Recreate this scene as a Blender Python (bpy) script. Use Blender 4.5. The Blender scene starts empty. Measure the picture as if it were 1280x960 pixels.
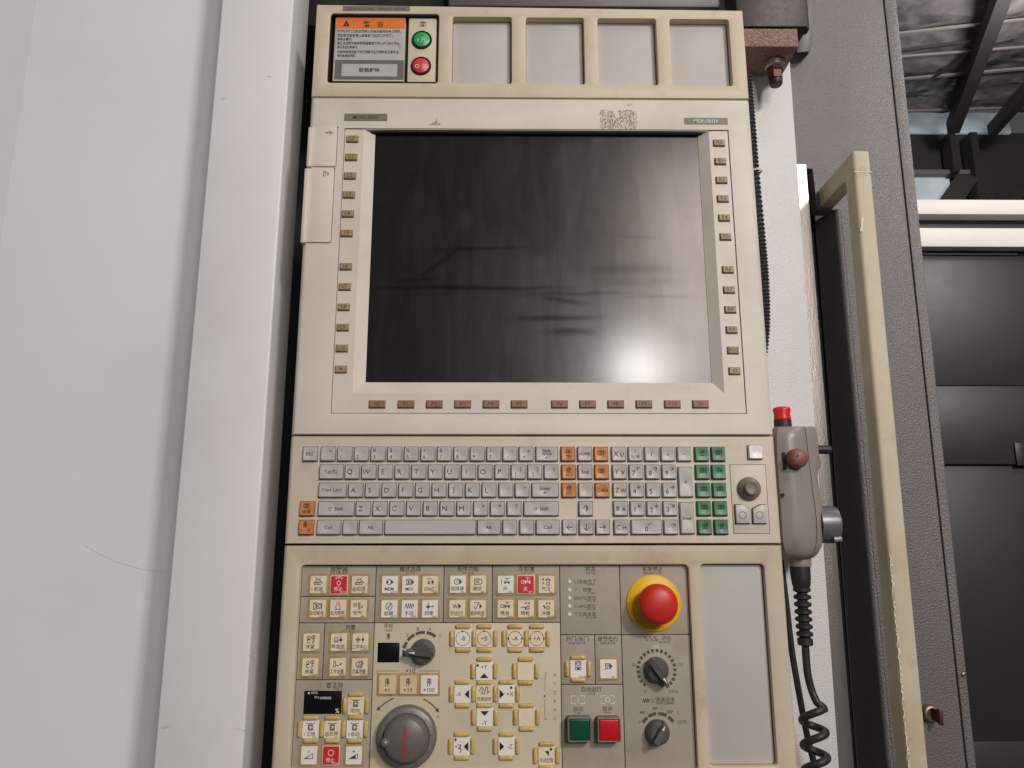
import bpy, bmesh, math, random
from mathutils import Vector, Matrix
random.seed(7)
sc = bpy.context.scene
C = sc.collection

# ------------------------------------------------------------------ camera, world, lamps, exposure
F = 961.0                                   # focal length in photograph pixels (1280 wide)
Hh = Vector((0.99994234, -0.00139048, -0.0106486)); Nn = Vector((0.01070351, 0.20960069, 0.97772848))
Nn.normalize(); Hh = (Hh - Nn * Hh.dot(Nn)).normalized(); Up = Nn.cross(Hh).normalized()
D = 0.82                                    # metres from the lens to the console front
CAM = Vector((0, -D, 1.30))
cam_d = bpy.data.cameras.new('camera'); cam = bpy.data.objects.new('camera', cam_d); C.objects.link(cam)
R3 = Matrix((Hh, -Nn, Up))                  # camera axes -> world axes (x right, y into the picture, z up)
cam.matrix_world = Matrix.Translation(CAM) @ R3.to_4x4()
cam_d.sensor_width = 36; cam_d.lens = 36 * F / 1280; cam_d.clip_start = 0.02; cam_d.clip_end = 200
sc.camera = cam

world = bpy.data.worlds.new('World'); sc.world = world; world.use_nodes = True
bg = world.node_tree.nodes['Background']; bg.inputs[0].default_value = (0.98, 0.975, 1.0, 1); bg.inputs[1].default_value = 0.085

def area(name, loc, target, size, energy, col, sizey=None):
    l = bpy.data.lights.new(name, 'AREA'); l.energy = energy; l.color = col; l.size = size
    if sizey: l.shape = 'RECTANGLE'; l.size_y = sizey
    o = bpy.data.objects.new(name, l); C.objects.link(o); o.location = loc
    o.rotation_euler = (Vector(target) - Vector(loc)).to_track_quat('-Z', 'Y').to_euler()
    return o
area('workshop_lamp', (2.4, -3.8, 3.6), (0.1, 0, 1.4), 0.55, 122, (1, .95, .925))
area('screen_glow_light', (1.2, -3.6, 2.8), (0.1, 0, 1.4), 0.6, 42, (1, .83, .73), 1.7)  # added soft panel, placed for the glow on the right of the glass
area('rail_fill', (1.3, .1, 2.5), (1.0, .8, 1.7), 0.2, 4.5, (1, .96, .92))  # added out of view to brighten the far cabinet rails
bl = Vector((.1345, 0, 1.517)); br_ = R3 @ Vector((800 - 640, -(463 - 480), -F)); bl = CAM + br_ * (D / br_.y)
area('bay_lamp', bl + Vector((br_.x, -br_.y, br_.z)) * (3.4 / br_.y), bl, 0.20, 19, (1, .96, .93))
area('overhead_fill', (1.0, -2.0, 4.6), (-0.2, 0, 1.3), 1.6, 18, (.94, .97, 1))  # added soft fill from above, not a known fixture
sc.view_settings.view_transform = 'Standard'; sc.view_settings.look = 'None'
sc.view_settings.exposure = -0.3; sc.view_settings.gamma = 1.0; sc.view_settings.use_curve_mapping = False

# ------------------------------------------------------------------ measuring helpers
def ray(px, py):
    v = Vector((px - 640, -(py - 480), -F))
    return R3 @ v
def Q(px, py, y=0.0):
    "x, z on the plane at depth y for a measured photograph position"
    r = ray(px, py); t = (y - CAM.y) / r.y
    return CAM.x + r.x * t, CAM.z + r.z * t
def Rz(px, py, z):
    r = ray(px, py); t = (z - CAM.z) / r.z
    return Vector((CAM.x + r.x * t, CAM.y + r.y * t, z))
def ms(px, py, y=0.0): return (Q(px + 1, py, y)[0] - Q(px, py, y)[0])

# ------------------------------------------------------------------ materials
def srgb(r, g, b):
    f = lambda c: (c / 255 / 12.92) if c / 255 < .04045 else ((c / 255 + .055) / 1.055) ** 2.4
    return (f(r), f(g), f(b), 1)
M = {}
def mat(name, col, rough=.5, metal=0, noise=(14, .10), grime=None, bump=None, spec=.5, coat=0, rvar=0.08, stretch=None):
    m = bpy.data.materials.new(name); m.use_nodes = True; nt = m.node_tree; N = nt.nodes; L = nt.links
    b = N['Principled BSDF']; b.inputs['Roughness'].default_value = rough; b.inputs['Metallic'].default_value = metal
    b.inputs['Specular IOR Level'].default_value = spec; b.inputs['Coat Weight'].default_value = coat
    g = N.new('ShaderNodeNewGeometry'); pos = g.outputs['Position']
    if stretch:
        mp = N.new('ShaderNodeMapping'); mp.inputs['Scale'].default_value = stretch; L.new(pos, mp.inputs[0]); pos = mp.outputs[0]
    def nz(scale, detail=5, rough_=.6):
        n = N.new('ShaderNodeTexNoise'); n.inputs['Scale'].default_value = scale; n.inputs['Detail'].default_value = detail
        n.inputs['Roughness'].default_value = rough_; L.new(pos, n.inputs['Vector']); return n.outputs['Fac']
    def ramp(inp, a, b_):
        r = N.new('ShaderNodeMapRange'); r.inputs[1].default_value = a; r.inputs[2].default_value = b_; L.new(inp, r.inputs[0]); return r.outputs[0]
    def mix(fac, c1, c2, amt=None):
        x = N.new('ShaderNodeMix'); x.data_type = 'RGBA'
        if amt is not None:
            mm = N.new('ShaderNodeMath'); mm.operation = 'MULTIPLY'; mm.inputs[1].default_value = amt; L.new(fac, mm.inputs[0]); fac = mm.outputs[0]
        L.new(fac, x.inputs[0])
        for i, c in ((6, c1), (7, c2)):
            if isinstance(c, tuple): x.inputs[i].default_value = c
            else: L.new(c, x.inputs[i])
        return x.outputs[2]
    n1 = nz(noise[0])
    dk = tuple(c * (1 - noise[1] * 2) for c in col[:3]) + (1,)
    c = mix(ramp(n1, .3, .75), col, dk)
    if grime:
        for gc, gs, lo, hi, amt in grime:
            c = mix(ramp(nz(gs, 7, .62), lo, hi), c, gc, amt)
    L.new(c, b.inputs['Base Color'])
    rr = N.new('ShaderNodeMapRange'); rr.inputs[3].default_value = max(.02, rough - rvar); rr.inputs[4].default_value = min(1, rough + rvar)
    L.new(nz(noise[0] * 3.1), rr.inputs[0]); L.new(rr.outputs[0], b.inputs['Roughness'])
    if bump:
        bp = N.new('ShaderNodeBump'); bp.inputs['Strength'].default_value = bump[1]; bp.inputs['Distance'].default_value = bump[2]
        L.new(nz(bump[0], 3, .55), bp.inputs['Height']); L.new(bp.outputs[0], b.inputs['Normal'])
    M[name] = m; return m
DIRT = srgb(120, 100, 75); YEL = srgb(190, 160, 105)
mat('cream_upper', srgb(214, 200, 175), .5, noise=(18, .05), grime=[(YEL, 9, .5, .78, .28), (DIRT, 40, .58, .8, .35)], bump=(900, .08, .0004))
mat('cream_screen', srgb(220, 212, 200), .48, noise=(16, .05), grime=[(srgb(160, 145, 125), 7, .52, .8, .3), (DIRT, 70, .64, .8, .35)], bump=(900, .08, .0004))
mat('cream_keys', srgb(214, 203, 185), .5, noise=(18, .05), grime=[(srgb(150, 130, 105), 14, .55, .8, .35)], bump=(900, .08, .0004))
mat('cream_lower', srgb(208, 195, 173), .5, noise=(16, .06), grime=[(YEL, 8, .5, .8, .4), (srgb(140, 105, 60), 22, .58, .85, .45)], bump=(900, .08, .0004))
mat('blank_panel', srgb(192, 187, 183), .55, noise=(12, .04), grime=[(srgb(195, 180, 145), 10, .56, .8, .5), (DIRT, 90, .68, .78, .3)], bump=(1200, .06, .0003))
mat('plate_grey', srgb(172, 164, 149), .55, noise=(22, .06), grime=[(srgb(124, 102, 70), 15, .52, .8, .6), (srgb(190, 186, 180), 24, .6, .8, .35)], bump=(1200, .05, .0003))
mat('plate_cream', srgb(212, 202, 177), .5, noise=(20, .06), grime=[(srgb(175, 145, 90), 16, .52, .82, .45)], bump=(1200, .05, .0003))
mat('key_grey', srgb(196, 191, 186), .38, noise=(30, .06), grime=[(srgb(120, 110, 100), 60, .58, .8, .35)])
mat('key_orange', srgb(214, 138, 84), .4, noise=(30, .08), grime=[(srgb(110, 70, 40), 60, .58, .8, .35)])
mat('key_green', srgb(78, 138, 104), .38, noise=(30, .1), grime=[(srgb(40, 60, 50), 60, .55, .8, .4)])
mat('key_white', srgb(245, 243, 240), .3, noise=(30, .02))
mat('softkey_tan', srgb(166, 146, 110), .5, noise=(60, .1), grime=[(srgb(90, 75, 50), 150, .55, .8, .4)])
mat('softkey_copper', srgb(150, 112, 88), .5, noise=(60, .12), grime=[(srgb(80, 60, 45), 150, .55, .8, .4)])
mat('btn_cream', srgb(236, 224, 196), .42, noise=(40, .04), grime=[(srgb(190, 150, 90), 50, .5, .8, .4)])
mat('btn_white', srgb(240, 236, 230), .42, noise=(40, .03), grime=[(srgb(200, 170, 120), 60, .55, .8, .4)])
mat('btn_tan', srgb(226, 205, 162), .42, noise=(40, .05), grime=[(srgb(190, 150, 90), 50, .5, .8, .4)])
mat('btn_red', srgb(214, 40, 48), .42, noise=(40, .05))
mat('rim_gold', srgb(178, 154, 106), .45, noise=(60, .1), grime=[(srgb(120, 90, 45), 120, .5, .8, .5)])
mat('rim_pale', srgb(240, 190, 180), .45, noise=(60, .05))
mat('guard_gold', srgb(214, 190, 116), .22, noise=(70, .1), grime=[(srgb(130, 90, 35), 130, .5, .8, .5)])
mat('black_gloss', srgb(16, 15, 17), .22, noise=(20, .1))
mat('black_gap', srgb(14, 13, 14), .7, noise=(20, .1))
mat('black_rubber', srgb(44, 42, 42), .5, noise=(60, .15), grime=[(srgb(110, 100, 88), 80, .58, .85, .35)])
mat('ink', srgb(80, 74, 68), .6, noise=(200, .25))
mat('ink_soft', srgb(112, 104, 94), .6, noise=(200, .2))
mat('ink_faint', srgb(203, 198, 196), .6, noise=(200, .05))
mat('ink_black', srgb(34, 32, 32), .6, noise=(200, .2))
mat('ink_white', srgb(236, 232, 226), .6, noise=(200, .05))
mat('ink_red', srgb(206, 42, 48), .5, noise=(200, .08))
mat('ink_tan', srgb(96, 78, 50), .6, noise=(200, .2))
mat('ink_green', srgb(34, 66, 48), .6, noise=(200, .2))
mat('estop_red', srgb(206, 44, 34), .42, noise=(25, .06), grime=[(srgb(120, 30, 25), 40, .6, .85, .4)])
mat('estop_yellow', srgb(238, 190, 10), .45, noise=(25, .05), grime=[(srgb(150, 110, 20), 30, .58, .85, .4)])
mat('lamp_green', srgb(46, 172, 92), .3, noise=(60, .05))
mat('lamp_red', srgb(222, 70, 84), .3, noise=(60, .05))
mat('lens_green', srgb(20, 84, 56), .22, noise=(30, .08))
mat('lens_red', srgb(206, 24, 36), .3, noise=(30, .08))
mat('bezel_grey', srgb(128, 118, 108), .45, noise=(50, .1), grime=[(srgb(70, 58, 45), 60, .5, .8, .6)])
mat('knob_grey', srgb(92, 88, 84), .36, noise=(60, .1), grime=[(srgb(150, 138, 120), 70, .58, .85, .4)])
mat('wheel_grey', srgb(118, 113, 109), .4, metal=.15, noise=(30, .08), grime=[(srgb(80, 72, 62), 40, .55, .85, .4)])
mat('wheel_ring', srgb(138, 133, 130), .42, metal=.3, noise=(40, .08))
mat('joy_grey', srgb(136, 126, 112), .5, noise=(60, .1))
mat('label_orange', srgb(236, 122, 44), .5, noise=(60, .06), grime=[(srgb(120, 80, 40), 120, .62, .8, .4)])
mat('label_silver', srgb(188, 186, 184), .45, noise=(60, .05), grime=[(srgb(150, 115, 60), 90, .63, .74, .5)])
mat('label_dark', srgb(108, 106, 104), .5, noise=(60, .06))
mat('residue', srgb(202, 187, 156), .8, noise=(400, .3), grime=[(srgb(150, 120, 75), 500, .5, .7, .6)])
mat('nameplate', srgb(126, 119, 108), .5, metal=0, noise=(80, .08))
WH = [(srgb(172, 164, 164), 3, .5, .85, .3), (srgb(120, 112, 108), 120, .70, .78, .4)]
mat('white_sheet', srgb(236, 236, 238), .42, noise=(2.2, .03), grime=WH, bump=(700, .03, .0003))
mat('white_column', srgb(231, 230, 231), .45, noise=(3, .02), grime=WH, bump=(900, .05, .0003))
mat('white_textured', srgb(216, 214, 213), .4, noise=(5, .03), grime=[(srgb(170, 160, 150), 8, .58, .85, .3)], bump=(520, .7, .0014), spec=.6)
mat('grey_textured', srgb(108, 102, 101), .44, noise=(6, .05), grime=[(srgb(90, 84, 82), 9, .55, .85, .3)], bump=(520, .8, .0016), spec=1.0)
mat('strip_metal', srgb(170, 166, 164), .3, metal=.6, noise=(8, .06), bump=(420, .3, .0008))
mat('grey_smooth', srgb(96, 91, 91), .45, noise=(8, .05), bump=(420, .2, .001))
mat('dark_void', srgb(34, 32, 34), .6, noise=(6, .1))
mat('handle_cream', srgb(206, 196, 172), .6, noise=(14, .05), grime=[(srgb(176, 158, 112), 8, .48, .75, .6), (srgb(120, 96, 70), 26, .58, .8, .45), (srgb(90, 75, 55), 90, .64, .76, .5)])
mat('handle_chip', srgb(228, 221, 206), .6, noise=(80, .05))
mat('rust_block', srgb(140, 102, 90), .42, noise=(160, .3), grime=[(srgb(214, 188, 176), 620, .52, .68, .8)], bump=(600, .6, .002))
mat('dark_steel', srgb(58, 50, 48), .45, metal=.4, noise=(40, .15), bump=(500, .2, .001))
mat('bolt_brown', srgb(96, 66, 54), .4, metal=.4, noise=(80, .2))
mat('washer_steel', srgb(190, 182, 168), .35, metal=.7, noise=(60, .1))
mat('hose_dark', srgb(58, 60, 66), .35, noise=(300, .25), grime=[(srgb(150, 150, 150), 400, .55, .75, .5)])
mat('tie_cream', srgb(214, 206, 180), .5)
mat('pendant_grey', srgb(150, 142, 136), .34, noise=(20, .06), grime=[(srgb(196, 182, 160), 12, .55, .85, .35), (srgb(90, 80, 72), 30, .56, .85, .4)])
mat('pendant_dark', srgb(70, 66, 64), .4, noise=(40, .1))
mat('pendant_dial', srgb(120, 118, 120), .35, metal=.3, noise=(60, .08))
mat('cap_brown', srgb(140, 92, 76), .45, noise=(50, .12), grime=[(srgb(90, 55, 45), 90, .55, .8, .5)])
mat('cap_red', srgb(222, 36, 36), .3, noise=(60, .05))
mat('collar_grey', srgb(176, 168, 158), .35, metal=.3, noise=(80, .1))
mat('steel_worn', srgb(160, 142, 128), .35, metal=.8, noise=(120, .2))
mat('rail_white', srgb(236, 230, 224), .5, noise=(6, .04))
mat('cabinet_dark', srgb(44, 41, 44), .45, noise=(4, .08))
mat('foil', srgb(165, 160, 160), .3, metal=.55, noise=(.8, .2), grime=[(srgb(70, 66, 66), .7, .45, .7, .7)], bump=(1.1, 1.0, .35))
mat('roof_steel', srgb(52, 49, 50), .6, noise=(2, .1))
mat('purlin_steel', srgb(128, 120, 117), .5, noise=(2, .1))
mat('far_wall', srgb(58, 55, 58), .7, noise=(1, .1))
def emit(name, col, s):
    m = bpy.data.materials.new(name); m.use_nodes = True; N = m.node_tree.nodes; b = N['Principled BSDF']
    n = N.new('ShaderNodeTexNoise'); n.inputs['Scale'].default_value = 1.4; n.inputs['Detail'].default_value = 4
    g = N.new('ShaderNodeNewGeometry'); m.node_tree.links.new(g.outputs['Position'], n.inputs['Vector'])
    r = N.new('ShaderNodeMapRange'); r.inputs[1].default_value = .38; r.inputs[2].default_value = .62; r.inputs[3].default_value = s * .25; r.inputs[4].default_value = s
    m.node_tree.links.new(n.outputs['Fac'], r.inputs[0]); m.node_tree.links.new(r.outputs[0], b.inputs['Emission Strength'])
    b.inputs['Base Color'].default_value = col; b.inputs['Emission Color'].default_value = col; b.inputs['Roughness'].default_value = .6
    M[name] = m
emit('daylight_pane', srgb(188, 200, 206), .5)

# ------------------------------------------------------------------ mesh helpers
WL = {}                                     # world position of each object's origin
def link(name, me, parent=None, loc=(0, 0, 0)):
    o = bpy.data.objects.new(name, me); C.objects.link(o); loc = Vector(loc)
    if parent is not None: o.parent = parent; o.location = loc - WL[parent.name]
    else: o.location = loc
    WL[o.name] = loc.copy(); return o
def thing(name, label, cat, loc, group=None):
    o = link(name, None, None, loc); o['label'] = label; o['category'] = cat
    if group: o['group'] = group
    o.empty_display_size = .05; return o
def mesh(name, v, f, mats, smooth=False, mi=None):
    me = bpy.data.meshes.new(name); me.from_pydata([tuple(p) for p in v], [], f); me.update()
    for m in (mats if isinstance(mats, (list, tuple)) else [mats]): me.materials.append(M[m])
    if mi: me.polygons.foreach_set('material_index', mi)
    if smooth: me.polygons.foreach_set('use_smooth', [True] * len(me.polygons))
    return me
def finish(bm, name, mats, smooth=None):
    me = bpy.data.meshes.new(name); bmesh.ops.recalc_face_normals(bm, faces=bm.faces[:]); bm.to_mesh(me); bm.free()
    for m in (mats if isinstance(mats, (list, tuple)) else [mats]): me.materials.append(M[m])
    if smooth is not None:
        me.polygons.foreach_set('use_smooth', [True] * len(me.polygons))
        me.set_sharp_from_angle(angle=math.radians(smooth))
    return me
def rrect(x0, z0, x1, z1, r=0, n=5):
    if x0 > x1: x0, x1 = x1, x0
    if z0 > z1: z0, z1 = z1, z0
    r = min(r, (x1 - x0) * .499, (z1 - z0) * .499)
    if r <= 0: return [(x0, z0), (x1, z0), (x1, z1), (x0, z1)]
    out = []
    for cx, cz, a0 in ((x1 - r, z0 + r, -90), (x1 - r, z1 - r, 0), (x0 + r, z1 - r, 90), (x0 + r, z0 + r, 180)):
        for i in range(n + 1):
            a = math.radians(a0 + 90 * i / n); out.append((cx + r * math.cos(a), cz + r * math.sin(a)))
    return out
def offset(loop, d):
    "inset a counter-clockwise loop by d (negative grows it)"
    n = len(loop); out = []
    for i in range(n):
        p, q, s = Vector(loop[i - 1]), Vector(loop[i]), Vector(loop[(i + 1) % n])
        e1 = (q - p); e2 = (s - q)
        if e1.length < 1e-9: e1 = e2
        if e2.length < 1e-9: e2 = e1
        e1.normalize(); e2.normalize()
        n1 = Vector((-e1.y, e1.x)); n2 = Vector((-e2.y, e2.x)); b = n1 + n2
        if b.length < 1e-6: b = n1
        b.normalize(); k = d / max(.3, b.dot(n1)); out.append((q.x + b.x * k, q.y + b.y * k))
    return out
def plate_bm(outer, holes, yf, yb, ch, hch=None, bm=None, back=False, steps=2, hback=None):
    "front plate with rounded outer edge and chamfered openings; y grows away from the viewer"
    bm = bm or bmesh.new(); hch = ch if hch is None else hch; front = []
    def ring(loop, y): return [bm.verts.new((x, y, z)) for x, z in loop]
    def bridge(a, b):
        for i in range(len(a)): bm.faces.new((a[i], a[(i + 1) % len(a)], b[(i + 1) % len(b)], b[i]))
    def chain(loop, sign, c, yback):
        if isinstance(loop, tuple):          # rectangle rounded mostly on its left and right edges
            x0, z0, x1, z1, cz_ = loop; prev = last = ring(rrect(x0, z0, x1, z1), yback)
            for s in range(5):
                t = math.pi / 2 * s / 4; ix = c * (1 - math.cos(t)); iz = cz_ * (1 - math.cos(t))
                cur = ring(rrect(x0 + ix, z0 + iz, x1 - ix, z1 - iz), yf + c * (1 - math.sin(t))); bridge(prev, cur); prev = cur
            return prev, last
        prev = ring(loop, yback); last = prev
        for s in range(steps + 1):
            t = math.pi / 2 * s / steps if steps else 0
            ins = c * (1 - math.cos(t)); y = yf + c * (1 - math.sin(t))
            if c == 0 and s: break
            cur = ring(offset(loop, sign * ins), y); bridge(prev, cur); prev = cur
        return prev, last
    f, lastb = chain(outer, 1, ch, yb); loops = [f]
    for h in holes: loops.append(chain(h, -1, hch, hback if hback is not None else yb)[0])
    edges = []
    for l in loops:
        for i in range(len(l)):
            e = bm.edges.get((l[i], l[(i + 1) % len(l)])) or bm.edges.new((l[i], l[(i + 1) % len(l)])); edges.append(e)
    if holes or len(f) > 60: bmesh.ops.triangle_fill(bm, use_beauty=True, use_dissolve=False, edges=edges)
    else: bm.faces.new(f)
    if back and not holes: bm.faces.new(lastb)
    return bm
def plate(name, outer, holes, yf, yb, ch, m, parent, hch=None, smooth=35, back=False, hback=None):
    rc = isinstance(outer, tuple)
    cx = (outer[0] + outer[2]) / 2 if rc else sum(p[0] for p in outer) / len(outer); cz = (outer[1] + outer[3]) / 2 if rc else sum(p[1] for p in outer) / len(outer)
    sh = lambda l: (l[0] - cx, l[1] - cz, l[2] - cx, l[3] - cz, l[4]) if isinstance(l, tuple) else [(x - cx, z - cz) for x, z in l]
    bm = plate_bm(sh(outer), [sh(h) for h in holes], 0, yb - yf, ch, hch, back=back, hback=None if hback is None else hback - yf)
    return link(name, finish(bm, name, m, smooth), parent, (cx, yf, cz))
def hexa(name, pts, m, parent=None, bevel=0, seg=2):
    "eight corners: four of the near face, then four of the far face"
    c = sum((Vector(p) for p in pts), Vector()) / 8
    bm = bmesh.new(); v = [bm.verts.new(Vector(p) - c) for p in pts]
    for f in ((0, 1, 2, 3), (7, 6, 5, 4), (0, 4, 5, 1), (1, 5, 6, 2), (2, 6, 7, 3), (3, 7, 4, 0)): bm.faces.new([v[i] for i in f])
    if bevel: bmesh.ops.bevel(bm, geom=bm.edges[:], offset=bevel, segments=seg, profile=.5, affect='EDGES', clamp_overlap=True)
    return link(name, finish(bm, name, m, 40 if bevel else None), parent, c)
def box(name, x0, x1, y0, y1, z0, z1, m, parent=None, bevel=0):
    return hexa(name, [(x0, y0, z0), (x1, y0, z0), (x1, y0, z1), (x0, y0, z1), (x0, y1, z0), (x1, y1, z0), (x1, y1, z1), (x0, y1, z1)], m, parent, bevel)
def lathe_bm(profile, n=32, bm=None, axis='y', center=(0, 0, 0)):
    "profile of (radius, along); along grows with the axis"
    bm = bm or bmesh.new(); rings = []; c = Vector(center)
    for r, a in profile:
        if r < 1e-6:
            p = {'y': (0, a, 0), 'z': (0, 0, a), 'x': (a, 0, 0)}[axis]; rings.append([bm.verts.new(c + Vector(p))]); continue
        rr = []
        for i in range(n):
            t = 2 * math.pi * i / n; u, w = r * math.cos(t), r * math.sin(t)
            p = {'y': (u, a, w), 'z': (u, w, a), 'x': (a, u, w)}[axis]; rr.append(bm.verts.new(c + Vector(p)))
        rings.append(rr)
    for A, B in zip(rings, rings[1:]):
        for i in range(n):
            j = (i + 1) % n
            if len(A) == 1 and len(B) == 1: continue
            if len(A) == 1: bm.faces.new((A[0], B[i], B[j]))
            elif len(B) == 1: bm.faces.new((A[i], A[j], B[0]))
            else: bm.faces.new((A[i], A[j], B[j], B[i]))
    return bm
def lathe(name, profile, m, parent, loc, n=32, axis='y', smooth=40):
    return link(name, finish(lathe_bm(profile, n, axis=axis), name, m, smooth), parent, loc)
def tube(name, path, r, m, parent, n=10, caps=True, radii=None):
    P_ = [Vector(p) for p in path]; c = P_[0].copy(); bm = bmesh.new(); rings = []; up = Vector((0, 1, 0))
    for i, p in enumerate(P_):
        t = (P_[min(i + 1, len(P_) - 1)] - P_[max(i - 1, 0)]).normalized()
        a = t.cross(up)
        if a.length < 1e-3: a = t.cross(Vector((1, 0, 0)))
        a.normalize(); b = t.cross(a).normalized(); up = -b if False else a.cross(t).normalized()
        rr = radii[i] if radii else r
        rings.append([bm.verts.new(p - c + a * rr * math.cos(2 * math.pi * k / n) + b * rr * math.sin(2 * math.pi * k / n)) for k in range(n)])
    for A, B in zip(rings, rings[1:]):
        for k in range(n): bm.faces.new((A[k], A[(k + 1) % n], B[(k + 1) % n], B[k]))
    if caps: bm.faces.new(rings[0]); bm.faces.new(rings[-1])
    return link(name, finish(bm, name, m, 50), parent, c)
def catmull(pts, k=8):
    pts = [Vector(p) for p in pts]; pts = [2 * pts[0] - pts[1]] + pts + [2 * pts[-1] - pts[-2]]; out = []
    for i in range(1, len(pts) - 2):
        a, b, c, d = pts[i - 1:i + 3]
        for j in range(k):
            t = j / k; out.append(.5 * ((2 * b) + (c - a) * t + (2 * a - 5 * b + 4 * c - d) * t * t + (3 * b - a - 3 * c + d) * t ** 3))
    out.append(pts[-2]); return out

# ------------------------------------------------------------------ printed marks: flat lettering and line drawings
_tc = {}
def glyphs(s, size, bold=0.0, shear=0.0):
    "vertices and faces of a line of lettering, centred on 0,0"
    k = (s, bold, shear)
    if k not in _tc:
        cu = bpy.data.curves.new('lettering', 'FONT'); cu.body = s; cu.size = 1; cu.align_x = 'CENTER'; cu.align_y = 'CENTER'
        cu.resolution_u = 2; cu.offset = bold; cu.shear = shear; cu.fill_mode = 'FRONT'
        o = bpy.data.objects.new('lettering', cu); C.objects.link(o)
        dg = bpy.context.evaluated_depsgraph_get(); me = bpy.data.meshes.new_from_object(o.evaluated_get(dg))
        v = [(p.co.x, p.co.y) for p in me.vertices]; f = [tuple(p.vertices) for p in me.polygons]
        if v:
            x0 = min(p[0] for p in v); x1 = max(p[0] for p in v); y0 = min(p[1] for p in v); y1 = max(p[1] for p in v)
            v = [(p[0] - (x0 + x1) / 2, p[1] - (y0 + y1) / 2) for p in v]
        bpy.data.objects.remove(o); bpy.data.curves.remove(cu); bpy.data.meshes.remove(me); _tc[k] = (v, f)
    v, f = _tc[k]; return [(x * size, y * size) for x, y in v], f
class Ink:
    "collects flat print in the x,z plane"
    def __init__(s): s.v = []; s.f = []; s.l = []; s.k = 0
    def text(s, t, x, z, size, bold=0.0, shear=0.0, rot=0.0, maxw=None, sx=1.0):
        v, f = glyphs(t, size, bold, shear)
        if not v: return s
        if maxw:
            w = max(p[0] for p in v) - min(p[0] for p in v)
            if w > maxw: sx = maxw / w
        n = len(s.v); c, sn = math.cos(rot), math.sin(rot)
        s.v += [(x + a * sx * c - b * sn, z + a * sx * sn + b * c) for a, b in v]; s.f += [tuple(i + n for i in q) for q in f]; s.k += 1; s.l += [s.k] * len(v); return s
    def poly(s, pts):
        n = len(s.v); s.v += list(pts); s.f.append(tuple(range(n, n + len(pts)))); s.k += 1; s.l += [s.k] * len(pts); return s
    def line(s, pts, w):
        for a, b in zip(pts, pts[1:]):
            d = Vector(b) - Vector(a)
            if d.length < 1e-9: continue
            d.normalize(); q = Vector((-d.y, d.x)) * w / 2; e = d * w * .3; a_ = Vector(a) - e; b_ = Vector(b) + e
            s.poly([tuple(a_ + q), tuple(a_ - q), tuple(b_ - q), tuple(b_ + q)])
        return s
    def rect(s, x0, z0, x1, z1): return s.poly([(x0, z0), (x1, z0), (x1, z1), (x0, z1)])
    def arc(s, x, z, r, a0, a1, w, n=16):
        return s.line([(x + r * math.cos(math.radians(a0 + (a1 - a0) * i / n)), z + r * math.sin(math.radians(a0 + (a1 - a0) * i / n))) for i in range(n + 1)], w)
    def disc(s, x, z, r, n=14): return s.poly([(x + r * math.cos(2 * math.pi * i / n), z + r * math.sin(2 * math.pi * i / n)) for i in range(n)])
    def put(s, name, m, parent, loc, dep=None):
        if not s.v: return None
        v = [(x, (dep(x, z) if dep else 0.0) - 1.5e-6 * k, z) for (x, z), k in zip(s.v, s.l)]
        # stagger overlapping strokes by a few microns so no two faces share a plane
        me = mesh(name, v, s.f, m); bm = bmesh.new(); bm.from_mesh(me); bm.normal_update()
        for f in bm.faces:
            if f.normal.y > 0: f.normal_flip()
        bm.to_mesh(me); bm.free()
        return link(name, me, parent, loc)
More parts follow.
